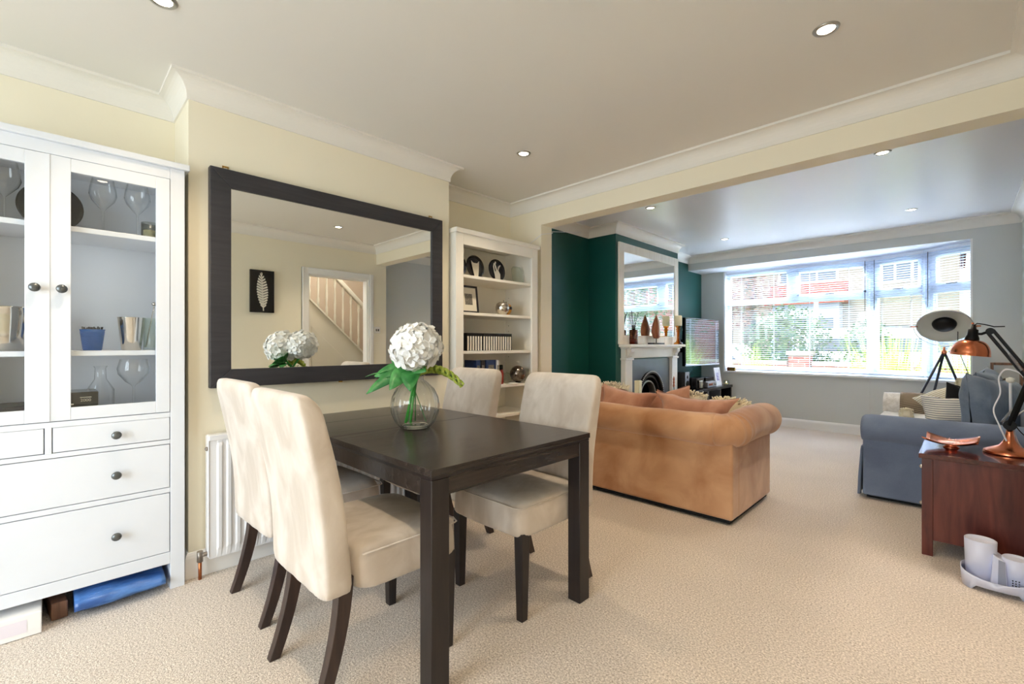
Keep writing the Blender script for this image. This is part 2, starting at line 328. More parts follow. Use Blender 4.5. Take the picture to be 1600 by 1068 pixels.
# ------------------------------------------------------------------ mesh helpers
def origin(o):
    v = Vector((0, 0, 0))
    while o is not None:
        v = v + Vector(o.location); o = o.parent
    return v
class MB:
    def __init__(s): s.v = []; s.f = []; s.sm = []
    def add(s, vs, fs, smooth=False):
        k = len(s.v); s.v += [Vector(a) for a in vs]
        for f in fs: s.f.append([k + i for i in f]); s.sm.append(smooth)
        return s
    def box(s, a, b, rot=None, piv=None):
        x0, y0, z0 = [min(a[i], b[i]) for i in range(3)]; x1, y1, z1 = [max(a[i], b[i]) for i in range(3)]
        vs = [Vector(p) for p in ((x0, y0, z0), (x1, y0, z0), (x1, y1, z0), (x0, y1, z0), (x0, y0, z1), (x1, y0, z1), (x1, y1, z1), (x0, y1, z1))]
        if rot is not None:
            c = Vector(piv) if piv else Vector(((x0 + x1) / 2, (y0 + y1) / 2, (z0 + z1) / 2))
            vs = [c + rot @ (p - c) for p in vs]
        return s.add(vs, [(0, 3, 2, 1), (4, 5, 6, 7), (0, 1, 5, 4), (1, 2, 6, 5), (2, 3, 7, 6), (3, 0, 4, 7)])
    def rings(s, rs, cap=True, smooth=True, closed=True):
        n = len(rs[0]); vs = [p for r in rs for p in r]; fs = []
        for i in range(len(rs) - 1):
            for j in range(n if closed else n - 1):
                a = i * n + j; b = i * n + (j + 1) % n
                fs.append((a, b, b + n, a + n))
        s.add(vs, fs, smooth)
        if cap:
            k = len(s.v) - len(vs)
            s.f.append([k + j for j in range(n)][::-1]); s.sm.append(False)
            s.f.append([k + (len(rs) - 1) * n + j for j in range(n)]); s.sm.append(False)
        return s
    def lathe(s, prof, c=(0, 0, 0), n=24, cap=True, mat=None, ripple=0.0, nr=0):
        rs = []
        c = Vector(c)
        for r, z in prof:
            ring = []
            for j in range(n):
                t = 2 * PI * j / n
                rr = r * (1 + (ripple * math.cos(nr * t) if nr else 0))
                p = Vector((rr * math.cos(t), rr * math.sin(t), z))
                if mat is not None: p = mat @ p
                ring.append(c + p)
            rs.append(ring)
        return s.rings(rs, cap=cap)
    def tube(s, path, r, n=10, cap=True, rz=None, sq=False, radii=None):
        P = [Vector(p) for p in path]; rs = []
        up = None
        for i, p in enumerate(P):
            d = (P[min(i + 1, len(P) - 1)] - P[max(i - 1, 0)]).normalized()
            if up is None:
                up = Vector((0, 0, 1)) if abs(d.z) < 0.9 else Vector((0, 1, 0))
            a = d.cross(up)
            if a.length < 1e-5: a = d.cross(Vector((1, 0, 0)))
            a.normalize(); b = a.cross(d).normalized(); up = b
            rr = radii[i] if radii else r
            rq = (rz / r * rr) if rz else rr
            ring = []
            for j in range(n):
                t = 2 * PI * (j + (0.5 if sq else 0)) / n
                ring.append(p + a * rr * math.cos(t) * (1.4142 if sq else 1) + b * rq * math.sin(t) * (1.4142 if sq else 1))
            rs.append(ring)
        return s.rings(rs, cap=cap, smooth=not sq)
    def prism(s, poly, z0, z1, plane='XY', off=0):
        def P(a, b, c):
            return {'XY': (a, b, c), 'XZ': (a, c, b), 'YZ': (c, a, b)}[plane]
        n = len(poly)
        vs = [P(a, b, z0) for a, b in poly] + [P(a, b, z1) for a, b in poly]
        fs = [tuple(range(n))[::-1], tuple(range(n, 2 * n))] + [(i, (i + 1) % n, (i + 1) % n + n, i + n) for i in range(n)]
        return s.add(vs, fs)
    def sphere(s, c, r, n=16, m=10, sc=(1, 1, 1)):
        prof = []
        c = Vector(c); rs = []
        for i in range(m + 1):
            t = -PI / 2 + PI * i / m
            rs.append([c + Vector((sc[0] * max(r * math.cos(t), r * 0.01) * math.cos(2 * PI * j / n), sc[1] * max(r * math.cos(t), r * 0.01) * math.sin(2 * PI * j / n), sc[2] * r * math.sin(t))) for j in range(n)])
        return s.rings(rs)
    def xf(s, mat):
        s.v = [mat @ p for p in s.v]; return s
    def build(s, name, mat, parent=None, local=False, bevel=0, sub=0, solid=0, seg=2):
        me = bpy.data.meshes.new(name)
        off = Vector((0, 0, 0)) if (local or parent is None) else origin(parent)
        me.from_pydata([tuple(p - off) for p in s.v], [], s.f)
        me.update()
        bm = bmesh.new(); bm.from_mesh(me); bmesh.ops.recalc_face_normals(bm, faces=bm.faces); bm.to_mesh(me); bm.free()
        me.polygons.foreach_set('use_smooth', s.sm)
        me.materials.append(mat)
        o = bpy.data.objects.new(name, me); COL.objects.link(o)
        if parent is not None: o.parent = parent
        if solid:
            md = o.modifiers.new('solid', 'SOLIDIFY'); md.thickness = solid; md.offset = 0
        if bevel:
            md = o.modifiers.new('bevel', 'BEVEL'); md.width = bevel; md.segments = seg; md.limit_method = 'ANGLE'; md.angle_limit = math.radians(40)
        if sub:
            md = o.modifiers.new('sub', 'SUBSURF'); md.levels = sub; md.render_levels = sub
        return o
def thing(name, label, cat, loc=(0, 0, 0), rz=0, group=None):
    o = bpy.data.objects.new(name, None); COL.objects.link(o)
    o.empty_display_size = 0.05
    o.location = loc; o.rotation_euler = (0, 0, rz)
    o['label'] = label; o['category'] = cat
    if group: o['group'] = group
    return o
def tag(o, label, cat, group=None):
    o['label'] = label; o['category'] = cat
    if group: o['group'] = group
    return o
def struct(o):
    o['kind'] = 'structure'; return o
def copy_tree(o, parent=None):
    c = o.copy(); COL.objects.link(c)
    if parent is not None: c.parent = parent
    for ch in list(o.children): copy_tree(ch, c)
    return c
def sring(cx, cy, z, wx, wy, n=24, e=4.0):
    r = []
    for j in range(n):
        t = 2 * PI * j / n
        c, s_ = math.cos(t), math.sin(t)
        r.append(Vector((cx + wx * math.copysign(abs(c) ** (2 / e), c), cy + wy * math.copysign(abs(s_) ** (2 / e), s_), z)))
    return r
def pillow(w, h, t, n=14, pinch=0.08, wr=0.012, seed=0):
    """soft cushion in its own XZ plane, thickness along Y"""
    mb = MB(); vs = []; fs = []
    for side in (1, -1):
        for i in range(n + 1):
            for j in range(n + 1):
                u = -1 + 2 * i / n; v = -1 + 2 * j / n
                x = u * w / 2 * (1 - pinch * (1 - abs(v) ** 2) ); z = v * h / 2 * (1 - pinch * (1 - abs(u) ** 2))
                th = t / 2 * ((1 - u ** 4) * (1 - v ** 4)) ** 0.45
                q = noise.noise(Vector((x * 9 + seed, z * 9, side * 3 + seed)))
                vs.append((x, side * th * (1 + 0.12 * q) + wr * q * 0.6, z + wr * q))
        k = (0 if side == 1 else (n + 1) ** 2)
        for i in range(n):
            for j in range(n):
                a = k + i * (n + 1) + j
                fs.append((a, a + 1, a + n + 2, a + n + 1) if side == 1 else (a, a + n + 1, a + n + 2, a + 1))
    mb.add(vs, fs, True)
    return mb
def put(mb, loc, rot):
    return mb.xf(Matrix.Translation(Vector(loc)) @ Euler(rot, 'XYZ').to_matrix().to_4x4())
def weld(o, d=0.0004):
    bm = bmesh.new(); bm.from_mesh(o.data); bmesh.ops.remove_doubles(bm, verts=bm.verts, dist=d)
    bmesh.ops.recalc_face_normals(bm, faces=bm.faces); bm.to_mesh(o.data); bm.free(); return o
def text_mesh(name, body, size, mat, parent, loc, rot, ext=0.0006):
    cu = bpy.data.curves.new(name, 'FONT'); cu.body = body; cu.size = size; cu.extrude = ext; cu.align_x = 'CENTER'
    t = bpy.data.objects.new(name, cu); COL.objects.link(t)
    bpy.context.view_layer.update()
    me = bpy.data.meshes.new_from_object(t.evaluated_get(bpy.context.evaluated_depsgraph_get()))
    bpy.data.objects.remove(t)
    o = bpy.data.objects.new(name, me); COL.objects.link(o); me.materials.clear(); me.materials.append(mat)
    o.parent = parent; o.location = Vector(loc) - origin(parent); o.rotation_euler = rot
    return o

# ------------------------------------------------------------------ room shell
CEIL = 2.42
XL, XC, XR = -3.0, -2.66, 0.236            # dining: alcove wall, chimney face, right wall
LXL, LXC, LXA, LXR = -2.97, -2.62, -2.86, 0.43   # living room
YB0, YB1 = 3.03, 3.175                      # beam
YW = 6.62                                   # front wall / bulkhead
BAY = [(-2.52, 7.10), (-0.80, 7.10), (-0.31, 6.93), (0.09, 6.64)]
def offset_path(pts, d):
    out = []
    for i, p in enumerate(pts):
        ns = []
        for a, b in ((i - 1, i), (i, i + 1)):
            if a < 0 or b >= len(pts): continue
            v = Vector(pts[b]) - Vector(pts[a]); v.normalize(); ns.append(Vector((-v.y, v.x)))
        n = sum(ns, Vector((0, 0)))
        n = n / (n.length ** 2) * len(ns) if len(ns) == 2 else n
        if len(ns) == 2:
            n = (ns[0] + ns[1]); n = n * (2 / n.length_squared) * 1.0
        out.append(tuple(Vector(p) + n * d))
    return out
bay_poly = [(-2.86, 7.22)] + [(-2.52, 7.22)] + offset_path(BAY, 0.20) + [(0.2, 6.62), (-2.86, 6.62)]
fl = MB(); fl.box((-3.1, -1.8, -0.06), (0.53, 6.72, 0)); fl.prism([(-2.9, 6.7), (0.16, 6.7), (-0.25, 7.03), (-0.78, 7.2), (-2.9, 7.2)], -0.06, 0)
struct(fl.build('floor', M['carpet']))
struct(MB().box((0.315, 0.7, -0.06), (2.1, 4.7, 0)).build('floor_hall', M['carpet']))
struct(MB().box((-3.1, -1.8, CEIL), (0.315, 3.10, CEIL + 0.08)).build('ceiling', M['ceiling']))
struct(MB().box((-3.1, 3.10, CEIL), (0.53, 6.75, CEIL + 0.08)).build('ceiling_living', M['ceiling_satin']))
struct(MB().prism([(-2.97, 6.72), (0.16, 6.72), (0.22, 6.74), (-0.22, 7.12), (-0.74, 7.3), (-2.97, 7.3)], 2.213, 2.30).build('ceiling_bay', M['ceiling_satin']))
w = MB(); w.box((XL - 0.1, -1.8, 0), (XL, YB0, CEIL)); w.box((XL, 0.475, 0), (XC, 2.05, CEIL))
struct(w.build('wall_left', M['cream']))
w = MB(); w.box((XL, YB0, 0), (-2.62, YB1, CEIL)); w.box((-2.62, YB0, 2.18), (XR, YB1, CEIL))
struct(w.build('wall_middle', M['cream']))
w = MB(); w.box((XR, -1.8, 0), (XR + 0.1, 2.15, CEIL)); w.box((XR, 2.15, 1.965), (XR + 0.1, 2.91, CEIL)); w.box((XR, 2.91, 0), (XR + 0.1, YB1, CEIL))
struct(w.build('wall_right', M['cream']))
w = MB(); w.box((XL, -1.8, 0), (-2.62, -1.7, CEIL)); w.box((-0.30, -1.8, 0), (XR, -1.7, CEIL)); w.box((-2.62, -1.8, 2.12), (-0.30, -1.7, CEIL))
struct(w.build('wall_rear', M['cream']))
w = MB(); w.box((LXL - 0.1, YB1, 0), (LXL, 7.3, CEIL)); w.box((LXL, 4.245, 0), (LXC, 4.45, CEIL)); w.box((LXL, 5.50, 0), (LXC, 5.744, CEIL))
w.box((LXL, 4.45, 0.95), (LXC, 5.50, CEIL)); w.box((LXL, 4.45, 0), (LXL + 0.05, 5.50, 0.95)); w.box((LXL, 5.744, 0), (LXA, 7.3, CEIL))
struct(w.build('wall_living_left', M['green_wall']))
w = MB(); w.box((XR + 0.1, YB1 - 0.1, 0), (LXR, YB1, CEIL)); w.box((LXR, YB1 - 0.1, 0), (LXR + 0.1, 6.72, CEIL))
struct(w.build('wall_living_right', M['grey_wall']))
w = MB(); w.box((LXA, YW, 2.213), (0.09, YW + 0.1, CEIL)); w.box((0.09, YW, 0), (LXR + 0.1, YW + 0.1, CEIL))
w.box((LXA, 7.10, 0), (-2.52, 7.22, 2.213))
inner = BAY; outer = offset_path(BAY, 0.12)
w.prism(inner + outer[::-1], 0, 0.715)
struct(w.build('wall_front', M['grey_wall']))

def sweep(path, prof, closed=False):
    """mitred moulding; the room lies to the right of the direction of travel; prof = (offset, z)"""
    n = len(path); rs = []
    for i, p in enumerate(path):
        ns = []
        for a, b in ((i - 1, i), (i, i + 1)):
            if not closed and (a < 0 or b >= n): continue
            v = Vector(path[b % n]) - Vector(path[a % n]); v.normalize(); ns.append(Vector((v.y, -v.x)))
        m = ns[0] if len(ns) == 1 else (ns[0] + ns[1]) * (2 / (ns[0] + ns[1]).length_squared)
        rs.append([Vector((p[0] + m.x * o_, p[1] + m.y * o_, z)) for o_, z in prof])
    if closed: rs.append(rs[0])
    return rs
def moulding(name, path, prof, mat, closed=False):
    mb = MB(); mb.rings(sweep(path, prof, closed), cap=not closed, smooth=False)
    return struct(mb.build(name, mat))
cprof = [(0.0, 2.315), (0.008, 2.315), (0.008, 2.324)]
for k in range(9):
    t = PI / 2 * k / 8
    cprof.append((0.008 + 0.062 * (1 - math.cos(t)), 2.324 + 0.082 * math.sin(t)))
cprof += [(0.078, 2.406), (0.078, 2.42), (0.0, 2.42)]
moulding('trim_1', [(XL, -1.7), (XL, .475), (XC, .475), (XC, 2.05), (XL, 2.05), (XL, YB0), (XR, YB0), (XR, -1.7)], cprof, M['coving'], True)
moulding('trim_2', [(LXL, YB1), (LXL, 4.245), (LXC, 4.245), (LXC, 5.744), (LXA, 5.744), (LXA, YW), (LXR, YW), (LXR, YB1)], cprof, M['coving'])
bprof = [(0, 0), (0.016, 0), (0.016, 0.098), (0.012, 0.112), (0.006, 0.122), (0, 0.124)]
moulding('baseboard_left', [(XL, -1.7), (XL, .475), (XC, .475), (XC, 2.05), (XL, 2.05), (XL, YB0), (-2.62, YB0), (-2.62, YB1), (LXL, YB1), (LXL, 4.245), (LXC, 4.245), (LXC, 4.345)], bprof, M['trim'])
moulding('baseboard_front', [(LXC, 5.62), (LXC, 5.744), (LXA, 5.744), (LXA, 7.10)] + BAY + [(0.09, YW), (LXR, YW), (LXR, YB1), (XR, YB1), (XR, 2.99)], bprof, M['trim'])
moulding('baseboard_right', [(XR, 2.07), (XR, -1.7), (-0.30, -1.7)], bprof, M['trim'])
# sill of the bay
sill = MB(); si = offset_path(BAY, -0.035); so = offset_path(BAY, 0.16)
sill.prism(si + so[::-1], 0.715, 0.742)
struct(sill.build('trim_sill', M['trim'], bevel=0.006))

# bay windows: frames, panes and handles
FR = offset_path(BAY, 0.11)
def frame_seg(idx, p0, p1, vents, split=None):
    a = Vector(p0); b = Vector(p1); L = (b - a).length; ang = math.atan2(b.y - a.y, b.x - a.x)
    mt = Matrix.Translation((a.x, a.y, 0)) @ Matrix.Rotation(ang, 4, 'Z')
    z0, z1, zt = 0.742, 2.213, 1.745
    f = MB()
    def bx(x0, x1, y0, y1, za, zb): f.box((x0, y0, za), (x1, y1, zb))
    e = 0.055
    bx(0, e, 0, .06, z0, z1); bx(L - e, L, 0, .06, z0, z1); bx(e, L - e, 0, .06, z0, z0 + .07); bx(e, L - e, 0, .06, z1 - .075, z1); bx(e, L - e, 0, .06, zt - .04, zt + .04)
    if split is not None: bx(split - .06, split + .06, -.006, .066, zt + .04, z1 - .075)
    cells = [(e, L - e)] if split is None else [(e, split - .06), (split + .06, L - e)]
    for i, (c0, c1) in enumerate(cells):
        if (i + 1 if split is not None else 0) in vents or split is None:
            for q in ((c0, c0 + .035, zt + .04, z1 - .075), (c1 - .035, c1, zt + .04, z1 - .075), (c0, c1, zt + .04, zt + .07), (c0, c1, z1 - .105, z1 - .075)):
                bx(q[0], q[1], -.012, .05, q[2], q[3])
    f.xf(mt)
    fo = struct(f.build('window_%d' % idx, M['upvc'], bevel=0.004))
    g = MB(); g.box((e, .028, z0 + .07), (L - e, .032, z1 - .075)); g.xf(mt); g.build('glass_pane', M['glass'], fo)
    if vents:
        hx = (cells[-1][0] + cells[-1][1]) / 2
        h = MB(); h.box((hx - .05, -.03, zt + .045), (hx + .05, -.012, zt + .06)); h.xf(mt); h.build('window_handle', M['pewter'], fo, bevel=.003)
    # the blind of this segment
    m2 = Matrix.Translation((a.x, a.y, 0)) @ Matrix.Rotation(ang, 4, 'Z') @ Matrix.Translation((0, -0.055, 0))
    lab = {1: 'widest white venetian blind across the flat part of the bay window', 2: 'narrow white venetian blind on the middle angled pane, between two others', 3: 'white venetian blind at the right-hand end of the bay by the grey wall'}[idx]
    bl = thing('venetian_blind', lab, 'blind', tuple(m2 @ Vector((L / 2, 0, 0.75))), 0, 'venetian blinds in the bay')
    x0, x1 = 0.012, L - 0.012
    MB().box((x0, -.02, 2.165), (x1, .02, 2.20)).xf(m2).build('headrail', M['slat'], bl, bevel=.003)
    MB().box((x0, -.013, .755), (x1, .013, .772)).xf(m2).build('bottom_rail', M['slat'], bl, bevel=.003)
    sl = MB(); z = 0.795
    while z < 2.155:
        rot = Matrix.Rotation(math.radians(-10), 3, 'X')
        sl.box((x0, -.0125, z - .0005), (x1, .0125, z + .0005), rot)
        z += 0.0275
    sl.xf(m2).build('slats', M['slat'], bl)
    nl = max(2, int(L / 0.42)); lc = MB()
    for k in range(nl):
        x = x0 + (x1 - x0) * (k + 0.5) / nl if nl > 2 else x0 + .12 + (x1 - x0 - .24) * k
        lc.box((x - .002, -.0145, .76), (x + .002, -.0135, 2.17)); lc.box((x - .002, .0135, .76), (x + .002, .0145, 2.17))
    lc.xf(m2).build('ladder_cord', M['slat'], bl)
    MB().tube([m2 @ Vector((x1 - .05 if idx == 1 else x0 + .05, -.028, 2.17)), m2 @ Vector((x1 - .05 if idx == 1 else x0 + .05, -.028, 1.55))], .0035, 6).build('tilt_wand', M['pewter'], bl)
frame_seg(1, FR[0], FR[1], {2}, 0.86)
frame_seg(2, FR[1], FR[2], {0})
frame_seg(3, FR[2], FR[3], {0})
struct(MB().box((-2.53, 7.094, .742), (-2.508, 7.28, 2.213)).build('trim_3', M['trim']))
struct(MB().box((.078, YW - .004, .742), (.094, YW + .10, 2.213)).build('trim_4', M['trim']))
for i, p in enumerate((FR[1], FR[2])):
    struct(MB().lathe([(.04, .742), (.04, 2.213)], (p[0], p[1] + .02, 0), 10).build('trim_%d' % (5 + i), M['upvc']))

# garden doors behind the camera
f = MB()
for x in (-2.62, -1.90, -1.05, -0.38):
    f.box((x, -1.77, 0), (x + .08, -1.71, 2.12))
f.box((-2.62, -1.77, 2.04), (-.30, -1.71, 2.12)); f.box((-2.62, -1.77, 0), (-.30, -1.71, .10))
d2 = struct(f.build('door_2', M['upvc'], bevel=.004))
MB().box((-2.6, -1.745, .1), (-.32, -1.741, 2.04)).build('glass_pane', M['glass'], d2)

# doorway to the hall
f = MB()
for (y0, y1, z0, z1) in ((2.075, 2.15, 0, 2.04), (2.91, 2.985, 0, 2.04), (2.15, 2.91, 1.965, 2.04)):
    f.box((XR - .018, y0, z0), (XR, y1, z1)); f.box((XR - .026, y0 + (.0 if y0 < 2.1 or y0 == 2.15 else .055), z0 if y0 != 2.15 else z1 - .02), (XR, y0 + .02 if y0 != 2.15 else y1, z1))
f.box((XR, 2.15, 0), (XR + .1, 2.165, 1.965)); f.box((XR, 2.895, 0), (XR + .1, 2.91, 1.965)); f.box((XR, 2.165, 1.95), (XR + .1, 2.895, 1.965))
struct(f.build('door_1', M['trim'], bevel=.003))
struct(MB().box((1.95, .7, 0), (2.05, 4.7, 3.2)).build('wall_hall', M['hall_paint']))
struct(MB().box((.315, .65, 0), (2.05, .75, 3.2)).build('wall_hall_near', M['hall_paint']))
struct(MB().box((.53, 4.65, 0), (2.05, 4.75, 3.2)).build('wall_hall_far', M['hall_paint']))
struct(MB().box((.315, .65, 3.2), (2.05, 4.75, 3.26)).build('ceiling_hall', M['ceiling']))
struct(MB().box((.315, .65, 2.42), (.40, 4.75, 3.2)).build('wall_hall_side', M['hall_paint']))
# staircase in the hall, seen in the wall mirror
st = thing('staircase', 'white painted staircase with balustrade seen through the hall doorway', 'staircase', (1.05, 3.9, 0))
def zs(y): return 1.767 - 0.95 * (y - 2.438)       # top edge of the string
MB().prism([(1.2, zs(1.2)), (4.2, zs(4.2)), (4.2, 0.0), (1.2, 0.0)], 1.02, 1.05, 'YZ').build('string_panel', M['hall_white'], st)
cb = MB(); cb.prism([(2.50, 0.05), (2.50, 1.38), (3.62, 0.30), (3.62, .05)], 1.008, 1.02, 'YZ'); cb.build('cupboard_door', M['hall_white'], st, bevel=.004)
MB().prism([(1.2, zs(1.2)), (4.2, zs(4.2)), (4.2, zs(4.2) + .03), (1.2, zs(1.2) + .03)], 1.00, 1.07, 'YZ').build('string_cap', M['hall_white'], st)
MB().prism([(1.2, zs(1.2) + .66), (4.15, zs(4.15) + .66), (4.15, zs(4.15) + .74), (1.2, zs(1.2) + .74)], .995, 1.06, 'YZ').build('handrail', M['hall_white'], st, bevel=.01)
for k in range(24):
    y = 1.30 + k * .118
    p0 = zs(y) + .02; p1 = zs(y) + .67
    mb = MB(); h = p1 - p0
    mb.lathe([(.018, p0), (.018, p0 + .12), (.012, p0 + .16), (.017, p0 + .3), (.011, p1 - .14), (.018, p1 - .1), (.018, p1)], (1.035, y, 0), 8)
    mb.build('baluster', M['hall_white'], st)
for k in range(13):
    y1 = 4.1 - k * .22; MB().box((1.05, y1 - .24, 0 if k == 0 else .19 * k - .06), (1.95, y1, .19 * (k + 1) - .06)).build('tread', M['carpet'], st)
hl = thing('hall_fill_globe', 'unseen white globe lamp added on the hall ceiling to light the hall', 'lamp', (.75, 2.6, 3.2))  # added out of view to brighten the hall; no lamp is seen there
MB().lathe([(.05, 3.2), (.05, 3.17), (.04, 3.16)], (.75, 2.6, 0), 16).build('rose', M['white_enamel'], hl)
MB().sphere((.75, 2.6, 3.09), .08).build('globe', M['lamp_on'], hl)
d = bpy.data.lights.new('hall_fill_light', 'POINT'); d.energy = 50; d.color = (1, .92, .82); d.shadow_soft_size = .09
o = bpy.data.objects.new('hall_fill_light', d); COL.objects.link(o); o.parent = hl; o.location = (0, 0, -.23)
sw = thing('light_switch', 'small white double switch plate beside the hall doorway', 'switch', (XR, 3.02, 1.32))
MB().box((XR - .01, 2.995, 1.28), (XR, 3.085, 1.365)).build('plate', M['trim'], sw, bevel=.003)
for y in (3.025, 3.055): MB().box((XR - .016, y - .008, 1.305), (XR - .009, y + .008, 1.335)).build('rocker', M['pewter'], sw)
# feather picture on the right wall, seen in the mirror
fp = thing('feather_picture', 'black square canvas with a white carved feather, on the cream wall', 'picture', (XR, 1.65, 1.71))
MB().box((XR - .03, 1.525, 1.482), (XR - .002, 1.768, 1.945)).build('canvas', M['black_plate'], fp, bevel=.002)
fe = MB()
for side in (1, -1):
    for k in range(13):
        t = k / 12; z = 1.53 + .34 * t; wd = .058 * math.sin(PI * min(1, t * .85 + .12)) ** .7
        yc = 1.655 - .02 * t
        fe.prism([(yc, z), (yc + side * wd, z + .028), (yc + side * wd * .9, z + .045), (yc, z + .022)], XR - .036, XR - .031, 'YZ')
fe.prism([(1.652, 1.50), (1.660, 1.50), (1.640, 1.92), (1.636, 1.92)], XR - .038, XR - .031, 'YZ')
fe.build('feather', M['chalk'], fp)

# ------------------------------------------------------------------ recessed downlights
def downlight(x, y):
    t = thing('downlight', 'recessed ceiling downlight', 'ceiling light', (x, y, CEIL), 0, 'recessed downlights')
    MB().lathe([(.030, -.001), (.034, -.006), (.044, -.006), (.048, -.0005), (.046, 0)], (0, 0, 0), 28, cap=False).build('bezel', M['brushed'], t, local=True)
    MB().lathe([(.0005, -.003), (.031, -.003), (.031, -.001)], (0, 0, 0), 24).build('lamp_face', M['lamp_on'], t, local=True)
    d = bpy.data.lights.new('downlight_beam', 'SPOT'); d.energy = 24; d.color = (1.0, .80, .56); d.spot_size = math.radians(105); d.spot_blend = .9; d.shadow_soft_size = .035
    o = bpy.data.objects.new('downlight_beam', d); COL.objects.link(o); o.parent = t; o.location = (0, 0, -.02)
    return t
dl0 = downlight(-2.13, .30)
DL = [(-2.10, 2.25, 'recessed downlight in the dining ceiling nearest the white bookcase'), (-.39, 2.23, 'recessed downlight in the dining ceiling on the right, nearest the beam'),
      (-.39, .30, 'recessed downlight over the near right of the dining end'), (-.37, 3.93, 'recessed downlight just beyond the beam, right-hand side'), (-2.08, 3.98, 'recessed downlight just beyond the beam, left by the green wall'),
      (-2.05, 5.80, 'recessed downlight nearest the chimney mirror and bay window'), (-.33, 5.78, 'recessed downlight nearest the right-hand end of the bay window')]
dl0['label'] = 'recessed downlight over the glazed cabinet, cut by the top of the frame'
for x, y, lab in DL:
    c = copy_tree(dl0); c.location = (x, y, CEIL); c['label'] = lab

# ------------------------------------------------------------------ glazed cabinet
CX = -2.60
cab = thing('glazed_cabinet', 'tall white painted cabinet with two glass doors above four drawers', 'cabinet', (-2.80, 0, 0))
W = M['white_furniture']
c = MB()
for s in (-1, 1):
    c.box((-2.955, s * .45, 0), (CX, s * .395, 1.945))
c.box((-2.955, -.395, .12), (CX - .02, .395, .17)); c.box((-2.965, -.44, .02), (-2.955, .44, 1.94))
c.box((-2.955, -.395, .795), (CX - .022, .395, .83)); c.box((-2.955, -.395, 1.90), (CX - .03, .395, 1.92))
c.box((CX - .022, -.395, .795), (CX, .395, .818)); c.box((CX - .022, -.395, .673), (CX, .395, .692)); c.box((CX - .022, -.395, .449), (CX, .395, .471))
c.box((CX - .022, -.395, .12), (CX, .395, .174)); c.box((CX - .022, -.395, 1.894), (CX, .395, 1.945)); c.box((CX - .022, -.010, .692), (CX, .010, .797))
c.build('body', W, cab, bevel=.002)
MB().box((-2.97, -.468, 1.945), (CX + .018, .468, 1.972)).build('cornice', W, cab, bevel=.004)
for z in (1.60, 1.082):
    MB().box((-2.95, -.393, z), (CX - .03, .393, z + .022)).build('shelf', W, cab, bevel=.002)
def knob(parent, y, z, mat=None):
    mb = MB(); R = Matrix.Rotation(PI / 2, 3, 'Y')
    mb.lathe([(.006, 0), (.006, .014), (.015, .018), (.0175, .024), (.015, .030), (.007, .033), (.001, .0335)], (CX + .001, y, z), 16, mat=R)
    return mb.build('knob', mat or M['pewter'], parent)
for s in (-1, 1):
    y0, y1 = (.004, .393) if s > 0 else (-.393, -.004)
    dr = MB()
    i0, i1 = (.065, .343) if s > 0 else (-.343, -.065)
    dr.box((CX - .018, y0, .821), (CX + .002, i0, 1.892)); dr.box((CX - .018, i1, .821), (CX + .002, y1, 1.892))
    dr.box((CX - .018, i0, .821), (CX + .0015, i1, .872)); dr.box((CX - .018, i0, 1.838), (CX + .0015, i1, 1.892))
    do = dr.build('door', W, cab, bevel=.0015)
    MB().box((CX - .011, i0, .872), (CX - .008, i1, 1.838)).build('glass_pane', M['cab_glass'], do)
    knob(do, .038 * s, 1.354)
MB().box((CX + .0005, -.006, .821), (CX + .004, .004, 1.892)).build('door_strip', W, cab)
for (y0, y1, z0, z1, ky) in ((.013, .392, .695, .794, (.205,)), (-.392, -.013, .695, .794, (-.205,)), (-.392, .392, .474, .670, (.205, -.205)), (-.392, .392, .177, .446, (.205, -.205))):
    dw = MB().box((CX - .02, y0, z0), (CX, y1, z1)).build('drawer', W, cab, bevel=.0015)
    for k in ky: knob(dw, k, (z0 + z1) / 2 - (.003 if z1 > .5 else .005))

# things inside the cabinet
def glassware(name, label, cat, prof, x, y, z, group=None, n=28):
    t = MB().lathe(prof, (x, y, z), n, cap=False).build(name, M['stem_glass'])
    return tag(t, label, cat, group)
wine = [(.033, .0), (.036, .002), (.006, .008), (.0035, .02), (.0035, .105), (.012, .115), (.040, .150), (.049, .175), (.046, .205), (.037, .25)]
glassware('wine_glass', 'large wine glass on the top cabinet shelf, nearer the black plate', 'glass', wine, -2.74, .172, 1.6225, 'wine glasses in the cabinet')
glassware('wine_glass', 'large wine glass on the top cabinet shelf, beside the frosted candle holder', 'glass', wine, -2.72, .290, 1.6225, 'wine glasses in the cabinet')
glassware('wine_glass', 'wine glass behind the left cabinet door, cut by the edge of the picture', 'glass', wine, -2.76, -.125, 1.6225, 'wine glasses in the cabinet')
coupe = [(.036, 0), (.038, .002), (.007, .008), (.004, .02), (.004, .105), (.010, .115), (.030, .130), (.056, .165), (.060, .190), (.052, .222), (.050, .232)]
glassware('coupe_glass', 'balloon cocktail glass with a red emblem on the lowest cabinet shelf', 'glass', coupe, -2.71, .275, .8305)
glassware('carafe', 'clear glass carafe at the back of the lowest cabinet shelf', 'carafe', [(.045, 0), (.05, .01), (.05, .09), (.022, .14), (.02, .19), (.026, .20)], -2.85, .17, .8305)
pl = thing('round_plate', 'large speckled black round plate behind the cabinet door stiles', 'plate', (-2.84, .008, 1.73))
R = Matrix.Rotation(PI / 2 - .12, 3, 'Y')
MB().lathe([(.001, 0), (.07, 0), (.102, .012), (.105, .016), (.10, .017), (.07, .006), (.001, .006)], (-2.84, .008, 1.729), 40, mat=R).build('plate_body', M['black_plate'], pl)
MB().tube([(-2.87, -.03, 1.623), (-2.79, -.03, 1.624), (-2.785, -.03, 1.645)], .003, 6).build('wire_stand', M['black_metal'], pl)
ch = thing('candle_holder', 'frosted glass candle holder at the right end of the top cabinet shelf', 'candle holder', (-2.71, .335, 1.6225))
